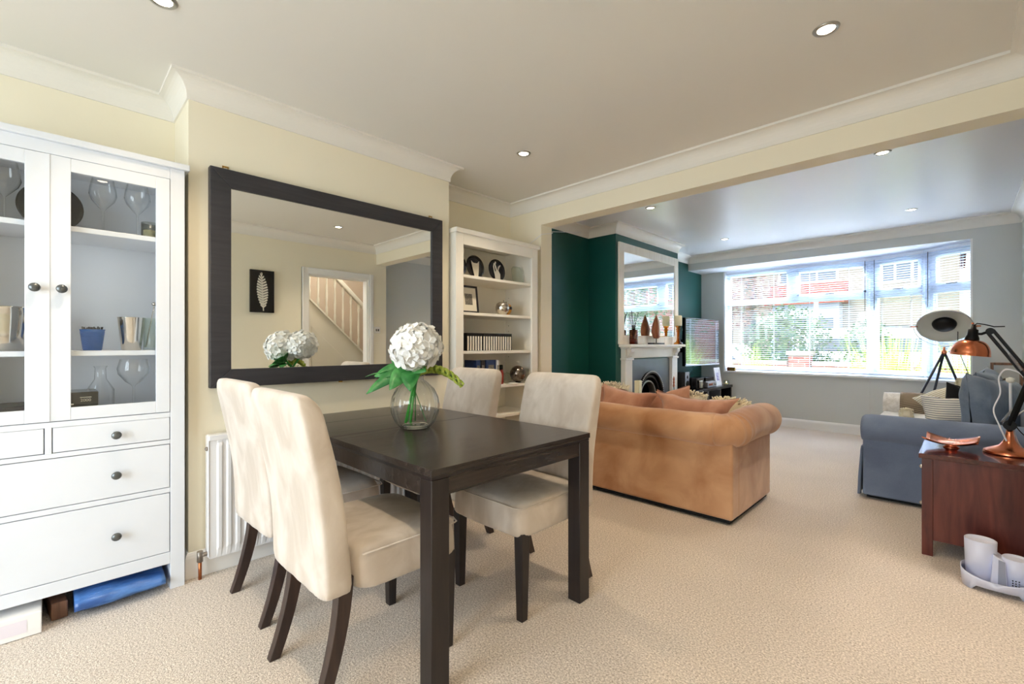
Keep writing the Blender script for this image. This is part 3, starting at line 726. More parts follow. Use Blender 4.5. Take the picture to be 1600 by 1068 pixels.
MB().lathe([(.033, 0), (.034, .005), (.034, .075), (.031, .076), (.031, .014), (.001, .012)], (-2.71, .335, 1.6225), 28, cap=False).build('cup', thin_glass('frosted_glass', (.80, .81, .78), (.5, .52, .5), .25), ch)
MB().lathe([(.001, .013), (.026, .013), (.026, .04), (.001, .04)], (-2.71, .335, 1.6225), 20).build('tealight', M['candle'], ch)
bc = thing('straw_tumbler', 'blue ribbed tumbler packed with black drinking straws', 'tumbler', (-2.72, .136, 1.1045))
prof = [(.030, 0)]
for k in range(12):
    z = .004 + k * .0065; r = .031 + .010 * (z / .085)
    prof += [(r, z), (r + .0022, z + .003), (r, z + .006)]
prof += [(.043, .092), (.040, .092), (.030, .006)]
MB().lathe(prof, (-2.72, .136, 1.1045), 30).build('cup', M['blue_plastic'], bc)
for k in range(30):
    a = k * 2.399; r = .036 * math.sqrt((k + .5) / 30)
    MB().tube([(-2.72 + r * .6 * math.cos(a), .136 + r * .6 * math.sin(a), 1.115), (-2.72 + r * 1.05 * math.cos(a), .136 + r * 1.05 * math.sin(a), 1.203 + .006 * math.sin(k * 3.1))], .0032, 6).build('straw', M['black_plastic'], bc)
sh = thing('steel_tumbler', 'tall faceted polished steel tumbler on the middle cabinet shelf', 'tumbler', (-2.72, .268, 1.1045))
MB().lathe([(.033, 0), (.035, .004), (.049, .148), (.050, .15), (.047, .149), (.033, .008), (.001, .006)], (-2.72, .268, 1.1045), 30, ripple=.03, nr=12).build('cup', M['chrome'], sh)
mg = thing('mixing_glass', 'clear mixing glass with a bar spoon beside the steel tumbler', 'jug', (-2.74, .350, 1.1045))
MB().lathe([(.036, 0), (.038, .004), (.040, .150), (.037, .150), (.035, .012), (.001, .012)], (-2.74, .350, 1.1045), 28, cap=False).build('cup', M['cut_glass'], mg)
MB().tube([(-2.755, .325, 1.12), (-2.73, .352, 1.31)], .0025, 8).build('bar_spoon', M['chrome'], mg)
MB().sphere((-2.7285, .354, 1.322), .012, sc=(1, 1, .8)).build('spoon_finial', M['chrome'], mg)
ib = thing('ice_bucket', 'steel ice bucket with ring handles behind the left glass door', 'bucket', (-2.75, -.125, 1.1045))
MB().lathe([(.058, 0), (.061, .006), (.078, .13), (.078, .134), (.084, .172), (.088, .176), (.084, .178), (.076, .14), (.058, .01), (.001, .008)], (-2.75, -.125, 1.1045), 36).build('bucket_body', M['chrome'], ib)
for s in (-1, 1):
    MB().sphere((-2.72, -.125 + s * .083, 1.252), .011).build('lug', M['chrome'], ib)
    MB().tube([(-2.72 + .0 * math.cos(a), -.125 + s * .095, 1.238 + .0) if False else (-2.715 + .016 * math.sin(a), -.125 + s * .094, 1.232 + .018 * math.cos(a)) for a in [2 * PI * k / 16 for k in range(17)]], .0028, 6).build('ring_handle', M['chrome'], ib)
gb = thing('black_game_box', 'black printed box with white 2000 lettering on the lowest cabinet shelf', 'box', (-2.72, .09, .8305))
MB().box((-2.84, .0, .8305), (-2.66, .152, .928)).build('carton', M['black_plate'], gb, bevel=.002)
text_mesh('lettering', '2000', .017, M['chalk'], gb, (-2.6592, .112, .888), (PI / 2, 0, PI / 2))
MB().box((-2.6598, .094, .904), (-2.6592, .130, .907)).build('printed_line', M['chalk'], gb)
MB().box((-2.6598, .06, .876), (-2.6592, .075, .882)).build('printed_mark', M['chalk'], gb)
tg = thing('flat_dark_case', 'flat dark case behind the left cabinet door beside the black box', 'case', (-2.75, -.17, .8305))
MB().box((-2.86, -.32, .8305), (-2.66, -.045, .86)).build('lower_case', M['black_plate'], tg, bevel=.003)
MB().box((-2.86, -.31, .861), (-2.67, -.055, .885)).build('upper_case', M['book_dark'], tg, bevel=.003)
tag(MB().box((-2.76, .375, .8305), (-2.66, .385, .91)).build('blue_notebook', M['book_blue']), 'thin blue notebook standing at the right edge of the lowest cabinet shelf', 'notebook')
# things under the cabinet
wb = thing('board_box', 'flat white box with a pale printed panel under the cabinet', 'box', (-2.75, -.1, 0))
MB().box((-2.93, -.42, .002), (-2.568, -.018, .088)).build('carton', M['paper_white'], wb, bevel=.003)
MB().box((-2.5679, -.16, .022), (-2.5674, -.058, .070)).build('printed_panel', plain('pale_pink_print', rgb(226, 218, 226), .7), wb)
tag(MB().box((-2.90, -.005, .002), (-2.64, .045, .070), Matrix.Rotation(.1, 3, 'Z')).build('brown_carton', M['rustic'], bevel=.004), 'small torn brown carton between the white box and the blue bag', 'box')
bb = MB()
rs = []
for k in range(16):
    t = k / 15; y = .075 + .30 * t
    r = []
    for j in range(14):
        a = 2 * PI * j / 14
        hz = .040 + .008 * math.sin(t * 5) ; q = noise.noise(Vector((t * 4, math.cos(a) * 2, math.sin(a) * 2)))
        r.append(Vector((-2.72 + .15 * math.cos(a) + .01 * q, y, .052 + (hz + .006 * q) * math.sin(a))))
    rs.append(r)
bb.rings(rs)
tag(bb.build('plastic_bag', M['blue_bag']), 'shiny blue folded plastic bag pushed under the cabinet', 'bag')

# ------------------------------------------------------------------ wall mirror
mr = thing('wall_mirror', 'large wall mirror in a wide charcoal wooden frame above the table', 'mirror', (XC, 1.257, 1.46))
mx0, mx1 = XC + .002, -2.615
f = MB(); a, b, cc, dd = .555, 1.960, .915, 2.008; fw = .091
f.prism([(a, cc), (b, cc), (b - fw, cc + fw), (a + fw, cc + fw)], mx0, mx1, 'YZ'); f.prism([(a, dd), (b, dd), (b - fw, dd - fw), (a + fw, dd - fw)], mx0, mx1, 'YZ')
f.prism([(a, cc), (a, dd), (a + fw, dd - fw), (a + fw, cc + fw)], mx0, mx1, 'YZ'); f.prism([(b, cc), (b, dd), (b - fw, dd - fw), (b - fw, cc + fw)], mx0, mx1, 'YZ')
f.build('frame', M['mirror_frame'], mr, bevel=.003)
MB().box((mx0 + .002, a + fw - .003, cc + fw - .003), (-2.626, b - fw + .003, dd - fw + .003)).build('mirror_glass', M['mirror'], mr)
for y in (.63, 1.885):
    h = MB(); h.box((XC + .001, y - .014, 2.0), (XC + .004, y + .014, 2.008)); h.box((XC + .001, y - .014, 2.005), (XC + .004, y - .009, 2.032)); h.box((XC + .001, y + .009, 2.005), (XC + .004, y + .014, 2.032)); h.box((XC + .001, y - .014, 2.026), (XC + .004, y + .014, 2.034))
    h.build('hanging_bracket', M['brass'], mr)
MB().box((XC + .001, 1.22, .905), (XC + .012, 1.24, .915)).build('support_clip', M['brass'], mr)

# ------------------------------------------------------------------ radiator
rd = thing('radiator', 'white panel radiator with vertical flutes below the large mirror', 'radiator', (-2.61, 1.2, .09))
y0, y1, z0, z1 = .547, 1.90, .09, .685
pf = []; k = 0; y = y0
pts = [(y0, 0)]
y = y0 + .03
while y < y1 - .04:
    pts += [(y, 0), (y + .007, .009), (y + .020, .009), (y + .027, 0)]; y += .040
pts += [(y1, 0)]
FX = -2.592
vs = []; fs = []
for (yy, dx) in pts:
    vs += [(FX, yy, z0), (FX + dx * .3, yy, z0 + .035), (FX + dx, yy, z0 + .05), (FX + dx, yy, z1 - .05), (FX + dx * .3, yy, z1 - .035), (FX, yy, z1)]
for i in range(len(pts) - 1):
    for j in range(5):
        q = i * 6 + j; fs.append((q, q + 6, q + 7, q + 1))
rp = MB(); rp.add(vs, fs, False); rp.build('front_panel', M['radiator'], rd)
MB().box((-2.635, y0, z0), (-2.594, y1, z1 - .002)).build('convector', M['radiator'], rd, bevel=.004)
MB().box((-2.640, y0 - .003, z1 - .022), (-2.586, y1 + .003, z1 + .004)).build('top_grille', M['radiator'], rd, bevel=.003)
MB().box((-2.640, y0 - .006, z0 + .01), (-2.588, y0 - .001, z1)).build('side_cover', M['radiator'], rd, bevel=.002)
MB().sphere((-2.60, y0 - .008, z1 - .06), .010).build('bleed_valve', M['rusty'], rd)
vp = MB(); vp.tube([(-2.61, y0 + .01, .115), (-2.61, y0 - .035, .115)], .010, 10); vp.tube([(-2.61, y0 - .035, .135), (-2.61, y0 - .035, .085)], .013, 10)
vp.build('lockshield_valve', M['rusty'], rd)
MB().tube([(-2.61, y0 - .035, .09), (-2.61, y0 - .035, .0)], .0075, 10).build('copper_tail', M['copper_pipe'], rd)
for y in (.75, 1.7): MB().box((XC + .001, y, .2), (-2.636, y + .03, .6)).build('wall_bracket', M['radiator'], rd)

# ------------------------------------------------------------------ open bookcase
BX = -2.595
bk = thing('bookcase', 'tall white open bookcase in the alcove right of the large mirror', 'bookcase', (-2.79, 2.51, 0))
W2 = M['bookcase_white']
c = MB()
for y0, y1 in ((2.0625, 2.082), (2.938, 2.9575)): c.box((-2.975, y0, 0), (BX - .021, y1, 1.944))
c.box((BX - .02, 2.062, 0), (BX, 2.135, 1.945)); c.box((BX - .02, 2.885, 0), (BX, 2.958, 1.945))
c.box((BX - .02, 2.135, 1.865), (BX, 2.885, 1.945)); c.box((BX - .02, 2.135, 0), (BX, 2.885, .07)); c.box((-2.975, 2.08, .05), (BX - .02, 2.94, .075))
c.box((-2.98, 2.07, .02), (-2.972, 2.95, 1.94))
c.build('carcass', W2, bk, bevel=.002)
MB().box((-2.985, 2.055, 1.945), (BX + .016, 2.972, 1.980)).build('cornice', W2, bk, bevel=.005)
for z in (.29, .545, .785, 1.060, 1.350, 1.628):
    MB().box((-2.97, 2.084, z), (BX - .022, 2.936, z + .022)).build('shelf', W2, bk, bevel=.002)
hol = MB()
for z in (1.55, 1.30, 1.02, 1.25):
    hol.lathe([(.0035, 0), (.0035, .002)], (-2.93, 2.9385, z), 8, mat=Matrix.Rotation(PI / 2, 3, 'X'))
hol.build('peg_hole', M['black_plastic'], bk)
SX = -2.70
def oval_plate(y, label, kind, x=-2.74):
    t = thing('display_plate', label, 'plate', (x, y, 1.651))
    mb = MB(); R = Matrix.Rotation(PI / 2 - .14, 3, 'Y')
    mb.lathe([(.001, 0), (.07, .0), (.092, .008), (.092, .012), (.07, .006), (.001, .005)], (x, y, 1.651 + .092), 36, mat=R)
    mb.build('plate_body', M['black_plate'], t)
    fig = MB(); 
    if kind == 'fox': polys = [[(-.018, -.082), (.018, -.082), (.030, -.02), (.042, .05), (.020, .030), (-.020, .030), (-.042, .05), (-.030, -.02)]]
    elif kind == 'jug': polys = [[(-.030, -.084), (.026, -.084), (.030, -.03), (.012, .0), (-.012, .0), (-.032, -.03)], [(-.012, -.005), (-.026, .05), (-.012, .074), (-.004, .066), (-.012, .046), (.0, .0)], [(.002, -.005), (.018, .034), (.042, .050), (.044, .042), (.026, .024), (.012, -.004)], [(-.035, -.03), (-.042, .03), (-.030, .06), (-.024, .056), (-.032, .03), (-.024, -.03)]]
    else: polys = [[(-.03, -.08), (.03, -.08), (.02, .02), (-.02, .02)]]
    for p in polys:
        fig.prism([(y + a * 1, 1.743 + b) for a, b in p], 0, .003, 'YZ')
    # lean the figure with the plate
    R2 = Matrix.Rotation(-.14, 4, 'Y'); cpt = Vector((x, y, 1.743))
    fig.v = [cpt + R2 @ (Vector((p.x, p.y, p.z)) - Vector((0, y, 1.743))) + Vector((.0105 if p.z else 0, 0, 0)) for p in fig.v]
    fig.build('white_figure', M['chalk'], t)
oval_plate(2.03 + .15, 'black round plate at the left end of the top bookcase shelf, half hidden', 'plain')
oval_plate(2.365, 'black round plate with a white eared animal head on the bookcase', 'fox')
oval_plate(2.60, 'black round plate with a white antlered vase figure on the bookcase', 'jug')
tag(MB().rings([sring(0, 0, 0, .055, .055, 28, 4), sring(0, 0, .012, .072, .072, 28, 4), sring(0, 0, .016, .074, .074, 28, 4), sring(0, 0, .008, .045, .045, 28, 4)], cap=True).xf(Matrix.Translation((-2.74, 2.845, 1.727)) @ Matrix.Rotation(PI / 2 - .15, 4, 'Y')).build('glass_dish', M['cut_glass']), 'square pale green glass dish standing at the right of the top bookcase shelf', 'dish')
pf = thing('picture_frame', 'dark brown picture frame with a small grey print on the second bookcase shelf', 'picture frame', (-2.72, 2.28, 1.373))
def pframe(parent, x, yc, zb, w, h, b, fm, m1, m2, lean=.12, mount=.2, xr=1):
    mt = Matrix.Translation((x, yc, zb)) @ Matrix.Rotation(-lean, 4, 'Y')
    f = MB()
    for q in ((-w / 2, w / 2, 0, b), (-w / 2, w / 2, h - b, h), (-w / 2, -w / 2 + b, b, h - b), (w / 2 - b, w / 2, b, h - b)):
        f.box((-.006, q[0], q[2]), (.008, q[1], q[3]))
    f.xf(mt).build('frame', fm, parent, bevel=.0015)
    MB().box((-.004, -w / 2 + b, b), (.002, w / 2 - b, h - b)).xf(mt).build('mount', m1, parent)
    MB().box((.002, -w * mount, h / 2 - h * mount), (.003, w * mount, h / 2 + h * mount)).xf(mt).build('print', m2, parent)
pframe(pf, -2.70, 2.28, 1.373, .185, .215, .016, M['book_dark'], M['paper'], M['ink'])
cr_ = tag(MB().sphere((-2.71, 2.155, 1.425), .02, sc=(1, 1, 2.6)).build('coral_ornament', M['chalk']), 'white lumpy coral ornament at the left end of the second bookcase shelf', 'ornament')
def apple(y, x, label, mat, band):
    t = thing('ornamental_apple', label, 'ornament', (x, y, 1.373))
    MB().lathe([(.018, 0), (.034, .004), (.054, .035), (.058, .06), (.050, .09), (.030, .104), (.010, .098), (.001, .090)], (x, y, 1.373), 28).build('apple_body', mat, t)
    MB().tube([(x, y, 1.463), (x, y + .004, 1.478), (x, y + .016, 1.490)], .004, 8, radii=[.003, .004, .006]).build('stalk', mat if not band else M['brass'], t)
    if band: MB().lathe([(.0575, .05), (.0595, .055), (.0590, .072), (.0565, .077)], (x, y, 1.373), 28, cap=False).build('dark_band', M['book_dark'], t)
apple(2.615, -2.68, 'hammered silver ornamental apple on the second bookcase shelf', M['silver_hammered'], False)
apple(2.715, -2.75, 'amber ornamental apple with a dark band behind the silver one', M['amber_apple'], True)
# slim black and white volumes
n0 = None
for k in range(18):
    y = 2.222 + k * .0262 + (.006 if k > 5 else 0)
    if n0 is None:
        n0 = thing('slim_volume', 'slim black volume with a white spine on the third bookcase shelf', 'book', (-2.71, y, 1.083), 0, 'slim black and white volumes on the third shelf')
        MB().box((-.07, -.0125, 0), (.066, .0125, .135)).build('cover', M['black_plate'], n0, local=True)
        MB().box((.0655, -.0125, .112), (.0675, .0125, .135)).build('spine_cap', M['black_plate'], n0, local=True)
        MB().box((.0655, -.0115, .002), (.0672, .0035, .111)).build('spine_label', M['chalk'], n0, local=True)
    else:
        c = copy_tree(n0); c.location = (-2.71, y, 1.083)
# lower shelf
def book(y, w, h, mat, label, x1=-2.66, d=.14, tilt=0, cat='book'):
    t = thing('book', label, cat, (x1 - d / 2, y, .8085))
    R = Matrix.Rotation(tilt, 3, 'X')
    MB().box((x1 - d, y - w / 2, .8085), (x1, y + w / 2, .8085 + h), R, (x1, y, .8085)).build('cover', mat, t, bevel=.0015)
    MB().box((x1 - d + .002, y - w / 2 + .003, .8115 + h - .006), (x1 - .003, y + w / 2 - .003, .8085 + h + .0006), R, (x1, y, .8085)).build('pages', M['paper'], t)
    MB().box((x1, y - w * .3, .8085 + h * .55), (x1 + .0006, y + w * .3, .8085 + h * .8), R, (x1, y, .8085)).build('title_block', M['ink'], t)
book(2.335, .045, .20, M['book_blue'], 'tall blue book at the left of the fourth bookcase shelf')
book(2.385, .040, .20, M['book_dark'], 'tall dark book beside the blue one on the fourth bookcase shelf')
book(2.470, .10, .20, M['book_blue'], 'thick navy book with pale stripes on the fourth bookcase shelf')
book(2.545, .022, .195, M['paper_white'], 'slim white book at the right end of the fourth shelf row')
bt = thing('sauce_bottle', 'small red bottle with a black cap on the fourth bookcase shelf', 'bottle', (-2.68, 2.60, .8085))
MB().lathe([(.018, 0), (.020, .01), (.020, .09), (.012, .115), (.011, .12)], (-2.68, 2.60, .8085), 16).build('bottle_body', M['red_label'], bt)
MB().lathe([(.014, .118), (.014, .155), (.001, .156)], (-2.68, 2.60, .8085), 16).build('cap', M['black_plastic'], bt)
tag(MB().sphere((-2.66, 2.645, .855), .045, 20, 14).build('cut_crystal_ball', M['cut_glass']), 'small cut glass ball partly hidden by the cream chair', 'ornament')
sb = thing('mirror_ball_ornament', 'large smoked mosaic ball at the right of the fourth bookcase shelf', 'ornament', (-2.68, 2.80, .8085))
MB().lathe([(.02, 0), (.024, .004), (.02, .008)], (-2.68, 2.80, .8085), 16).build('ring_foot', M['black_metal'], sb)
MB().sphere((-2.68, 2.80, .8085 + .073), .070, 26, 18).build('ball', M['mosaic'], sb)
tag(MB().box((-2.66, 2.66, .8085), (-2.60, 2.73, .8145), Matrix.Rotation(.3, 3, 'Z')).build('paper_card', M['paper_white']), 'loose white card lying on the fourth bookcase shelf', 'card')
tag(MB().tube([(XL + .12, YB0 - .004, 1.975), (-2.63, YB0 - .004, 2.085), (-2.612, YB0 - .002, 2.095), (-2.612, YB1 + .003, 2.13), (-2.63, YB1 + .02, 2.15), (-2.90, 4.0, 2.33)], .0025, 6).build('wall_cable', M['white_cable']), 'thin white cable running from the bookcase round the opening', 'cable')

# ------------------------------------------------------------------ dining table
TX0, TX1, TY0, TY1, TZ = -2.572, -1.176, .838, 1.694, .737
tb = thing('dining_table', 'black-brown wooden dining table with square legs', 'table', ((TX0 + TX1) / 2, (TY0 + TY1) / 2, 0))
D = M['blackwood']
for x0, x1 in ((-1.902, TX1), (-2.268, -1.905), (TX0, -2.271)):
    tp = wood if False else None
    MB().box((x0, TY0, TZ - .022), (x1, TY1, TZ)).build('tabletop_board', D, tb, bevel=.0015)
ap = MB()
ap.box((TX0 + .004, TY0 + .003, TZ - .034), (TX1 - .004, TY1 - .003, TZ - .0225))
ap.build('tabletop_edge_layer', M['blackwood_leg'], tb, bevel=.001)
for (a, b) in (((TX0 + .07, TY0 + .006), (TX1 - .07, TY0 + .026)), ((TX0 + .07, TY1 - .026), (TX1 - .07, TY1 - .006)), ((TX1 - .026, TY0 + .07), (TX1 - .006, TY1 - .07)), ((TX0 + .006, TY0 + .07), (TX0 + .026, TY1 - .07))):
    MB().box((a[0], a[1], .645), (b[0], b[1], TZ - .035)).build('apron', D, tb, bevel=.001)
for x in (TX0 + .003, TX1 - .068):
    for y in (TY0 + .003, TY1 - .073):
        MB().box((x, y, 0), (x + .065, y + .07, TZ - .035)).build('leg', M['blackwood_leg'], tb, bevel=.003)

# ------------------------------------------------------------------ dining chairs (front towards local +Y)
def make_chair(label):
    t = thing('dining_chair', label, 'chair', (0, 0, 0), 0, 'suede dining chairs')
    S = M['suede']
    # back: leans and curves backwards
    rs = []
    for k in range(15):
        u = k / 14; z = .335 + (.975 - .335) * u
        yc = -.205 - .015 * u - .085 * u ** 2.2
        wd = .230 + .004 * u; th = .054 - .012 * u
        if k == 14: wd *= .93; th *= .55
        if k == 13: z += .012; 
        if k == 0: th *= .95
        rs.append(sring(0, yc, z, wd, th, 32, 6.5))
    rs.append(sring(0, yc, .9795, wd * .86, .016, 32, 5)); rs.append(sring(0, yc, .980, wd * .7, .004, 32, 4))
    for i, r in enumerate(rs):
        for p in r:
            q = noise.noise(Vector((p.x * 5, p.z * 4, p.y * 9))); p.y += .006 * q; p.x += .003 * q
    MB().rings(rs).build('backrest', S, t, local=True, sub=1)
    # rear skirt tails
    rs = []
    for (z, w_, d0, d1) in ((.335, .228, -.13, .262), (.352, .229, -.15, .266), (.40, .228, -.16, .264), (.455, .227, -.165, .260), (.480, .222, -.165, .252), (.492, .205, -.15, .225), (.497, .10, -.1, .12)):
        rs.append(sring(0, (d0 + d1) / 2, z, w_, (d1 - d0) / 2, 40, 8 if z < .48 else 5))
    for r in rs:
        for p in r:
            fr = (p.y + .16) / .42
            wn_ = .002 * math.sin(p.x * 60 + p.y * 50)
            p.x *= 1 + .012 * fr
            if p.z < .345: p.z += .035 * (1 - fr) * 0 + .012 * math.sin(3.1 * p.x / .24) ** 2
            p.y += wn_
    MB().rings(rs).build('seat', S, t, local=True, sub=1)
    MB().tube([Vector((.228 * a, b, .466)) for a, b in ((-1, -.13), (-1, .235))] + [Vector((-.222, .250, .466)), Vector((-.19, .262, .466)), Vector((.19, .262, .466)), Vector((.222, .250, .466)), Vector((.228, .235, .466)), Vector((.228, -.13, .466))], .0028, 8).build('seam_piping', S, t, local=True)
    for s in (-1, 1):
        MB().rings([[Vector((s * .200 + a * w_, .222 + b * w_, z)) for a, b in ((-1, -1), (1, -1), (1, 1), (-1, 1))] for z, w_ in ((0, .0165), (.36, .0235))], smooth=False).build('leg', M['blackwood_leg'], t, local=True, bevel=.002)
        r_ = []
        for k in range(9):
            u = k / 8; z = .40 * (1 - u)
            yc = -.175 - .085 * u ** 1.8; w_ = .024 - .006 * u
            r_.append([Vector((s * .188 + a * w_ * .9, yc + b * w_, z)) for a, b in ((-1, -1), (1, -1), (1, 1), (-1, 1))])
        MB().rings(r_, smooth=False).build('leg', M['chair_leg'], t, local=True, bevel=.002)
    return t
ch0 = make_chair('cream suede dining chair nearest the camera, its back turned to the left')
ch0.location = (-1.575, .828, 0)
for x, y, rz, lab in ((-2.185, .862, .02, 'cream suede dining chair by the radiator, behind the nearest chair'),
                      (-1.482, 1.585, PI + .0, 'cream suede dining chair in front of the tan sofa, facing the camera'),
                      (-2.21, 1.610, PI - .02, 'cream suede dining chair in front of the bookcase across the table')):
    c = copy_tree(ch0); c.location = (x, y, 0); c.rotation_euler = (0, 0, rz); c['label'] = lab

# ------------------------------------------------------------------ vase of hydrangeas
VX, VY = -1.845, 1.222
vz = TZ
va = thing('glass_vase', 'round ribbed clear glass vase on the dining table', 'vase', (VX, VY, vz))
vp_ = [(.060, 0), (.070, .003), (.094, .030), (.110, .070), (.115, .105), (.108, .145), (.088, .185), (.060, .212), (.040, .226), (.038, .236), (.046, .246)]
MB().lathe([(.001, .001)] + vp_, (VX, VY, vz), 96, cap=False, ripple=.012, nr=24).build('vase_body', M['vase_glass'], va)
MB().lathe([(.001, .006), (.058, .006), (.066, .012), (.05, .018), (.001, .020)], (VX, VY, vz), 40, cap=False).build('thick_base', M['vase_glass'], va)
TOP = Vector((VX, VY, vz + .24))
def hydrangea(cx, cy, cz, r, label, seed, foot):
    random.seed(seed)
    t = thing('hydrangea_stem', label, 'flower', foot)
    mb = MB(); n = 150
    for k in range(n):
        zz = 1 - 2 * (k + .5) / n; a = k * 2.39996; rr = math.sqrt(1 - zz * zz)
        d = Vector((rr * math.cos(a), rr * math.sin(a), zz))
        c = Vector((cx, cy, cz)) + d * r * random.uniform(.80, 1.0) * (1 if zz > -.6 else .85)
        ax = d.cross(Vector((random.random() - .5, random.random() - .5, random.random() - .5))).normalized(); bx_ = d.cross(ax)
        ph = random.random() * PI
        for q in range(4):
            aa = ph + q * PI / 2 + random.uniform(-.15, .15); e = ax * math.cos(aa) + bx_ * math.sin(aa); g = d.cross(e)
            L = r * random.uniform(.32, .44)
            w = L * .48; up = d * L * random.uniform(.05, .35)
            mb.add([c, c + e * L * .5 + g * w + up * .6, c + e * L + g * w * .45 + up, c + e * L - g * w * .45 + up * .9, c + e * L * .5 - g * w + up * .5, c + e * L * .5 + up * .25], [(0, 1, 5), (1, 2, 5), (2, 3, 5), (3, 4, 5), (4, 0, 5)], True)
    mb.build('flower_head', M['petal'], t)
    MB().sphere((cx, cy, cz), r * .72, 16, 10).build('flower_core', M['petal'], t)
    MB().tube([foot, (foot[0] * .35 + TOP.x * .65, foot[1] * .35 + TOP.y * .65, vz + .16), (TOP.x + (cx - TOP.x) * .15, TOP.y + (cy - TOP.y) * .15, TOP.z), (cx, cy, cz - r * .6)], .0065, 10).build('stem', M['stem'], t)
hydrangea(VX + .065, VY - .045, vz + .375, .106, 'white hydrangea head in the vase, the nearer of the two', 3, (VX - .028, VY - .036, vz + .022))
hydrangea(VX - .04, VY + .055, vz + .385, .100, 'white hydrangea head in the vase, behind the nearer one', 5, (VX - .01, VY - .02, vz + .022))
def leaflet(mb, base_, d, L, w, droop, nrm=Vector((0, 0, 1)), tip=0):
    d = d.normalized(); g = d.cross(nrm).normalized(); n = 8; vs = []; fs = []
    for i in range(n + 1):
        u = i / n; ww = w * math.sin(PI * min(1, (u * .93 + .05)) ** .85) ** .8 if u < 1 else 0.001
        p = base_ + d * L * u + Vector((0, 0, -droop * u * u))
        vs += [p - g * ww + Vector((0, 0, .25 * ww)), p, p + g * ww + Vector((0, 0, .25 * ww))]
    for i in range(n):
        a = i * 3; fs += [(a, a + 1, a + 4, a + 3), (a + 1, a + 2, a + 5, a + 4)]
    mb.add(vs, fs, True)
Rt = Vector((.7133, .7009, 0)); Fw = Vector((-.7009, .7133, 0)); UP = Vector((0, 0, 1))
lf = thing('palmate_leaf', 'large glossy fingered green leaf drooping over the vase front', 'leaf', tuple(TOP))
lb = TOP - Fw * .035 + UP * .035 - Rt * .01
mb = MB()
for (r_, u_, f_, L, w_, dr) in ((-1, -.05, -.2, .16, .026, .02), (-.95, -.28, -.4, .20, .022, .05), (-.55, -.25, -.8, .13, .030, .05), (-.75, .35, .3, .12, .022, .0), (-.3, .5, -.3, .10, .022, .0), (.55, .18, -.5, .11, .024, .03), (.15, -.3, -.9, .12, .03, .05)):
    leaflet(mb, lb, Rt * r_ + UP * u_ + Fw * f_, L * 1.05, w_ * 1.5, dr, nrm=(UP * .55 - Fw * .9))
mb.build('leaf_blade', M['leaf'], lf, solid=.0012)
MB().tube([(VX - .02, VY - .03, vz + .03), (VX - .01, VY - .02, vz + .14), tuple(TOP), tuple(lb)], .004, 8).build('leaf_stalk', M['stem'], lf)
lf2 = thing('palmate_leaf', 'smaller dark green leaf behind the flowers, seen in the mirror', 'leaf', tuple(TOP))
mb = MB(); lb2 = TOP + Vector((-.05, -.06, .02))
for (x_, y_, u_, L, w_) in ((-.5, -1, .1, .15, .025), (-.9, -.6, .0, .12, .026), (-.2, -1, .3, .10, .022)):
    leaflet(mb, lb2, Vector((x_, y_, u_)), L, w_, .03)
mb.build('leaf_blade', M['leaf'], lf2, solid=.0012)
MB().tube([(VX, VY, vz + .03), tuple(TOP), tuple(lb2)], .003, 8).build('leaf_stalk', M['leaf'], lf2)
hp = thing('hop_spray', 'drooping lime green catkin spray leaning out of the vase', 'flower', tuple(TOP))
mb = MB(); path = []
for k in range(34):
    u = k / 33
    path.append(TOP + Rt * (.02 + .20 * u) + UP * (.022 + .10 * u - .155 * u * u * 1.05) - Fw * (.02 - .03 * u))
random.seed(4)
for k, p in enumerate(path):
    rr = .027 * (1 - .45 * k / 33)
    for q in range(6):
        a = q * PI / 3 + k * .55
        d = Vector((math.cos(a) * .7, math.sin(a) * .7, math.sin(a + 1) * .8)).normalized()
        if (q + k) % 2: continue
        mb.sphere(p + d * rr * .62, rr * .46, 7, 5, (1.0, 1.0, 1.0))
mb.build('bracts', M['hop'], hp)
MB().tube([(VX + .045, VY + .03, vz + .03), (VX + .0, VY, vz + .17)] + [tuple(p) for p in path[::6]], .0022, 8).build('stem', M['leaf'], hp)

# ------------------------------------------------------------------ tan sofa, its back to the dining end
so_ = thing('tan_sofa', 'tan faux suede two-seat sofa with rolled arms, seen from behind', 'sofa', (-1.78, 3.40, 0))
T = M['tan_suede']
sx0, sx1, sy0, sy1 = -2.56, -1.0, 2.955, 3.74
def softbox(a, b, r=.03, e=10, n=40, zs_=None, bulge=0.0):
    cx, cy = (a[0] + b[0]) / 2, (a[1] + b[1]) / 2; wx, wy = (b[0] - a[0]) / 2, (b[1] - a[1]) / 2
    H = b[2] - a[2]; rs = []
    for u, k in ((0, .0), (.0, -r * .3), (.12, 0), (.5, bulge), (.88, 0), (1, -r * .3), (1, -r)):
        z = a[2] + H * u + (r * .3 if u == 0 and k else 0)
        rs.append(sring(cx, cy, z, wx + k - (.0 if u else r * .6 if k == 0 else 0), wy + k - (.0 if u else r * .6 if k == 0 else 0), n, e))
    return MB().rings(rs)
MB().box((sx0 + .02, sy0 + .02, .012), (sx1 - .02, sy1 - .02, .05)).build('plinth', M['black_fabric'], so_)
bm_ = MB().box((sx0, sy0, .035), (sx1, sy0 + .20, .56)); bm_.build('back_panel', T, so_, bevel=.018, seg=4)
MB().box((sx1 - .20, sy0 + .10, .035), (sx1 + .002, sy1, .55)).build('arm_panel', T, so_, bevel=.018, seg=4)
MB().box((sx0, sy0 + .10, .035), (sx0 + .20, sy1, .55)).build('arm_panel', T, so_, bevel=.018, seg=4)
MB().box((sx0 + .19, sy0 + .19, .04), (sx1 - .19, sy1 - .02, .30)).build('seat_base', T, so_, bevel=.015)
for k in range(2):
    x0 = sx0 + .205 + k * .575
    softbox((x0, sy0 + .25, .30), (x0 + .57, sy1 + .02, .46), .04, 6, bulge=.008).build('seat_cushion', T, so_, sub=1)
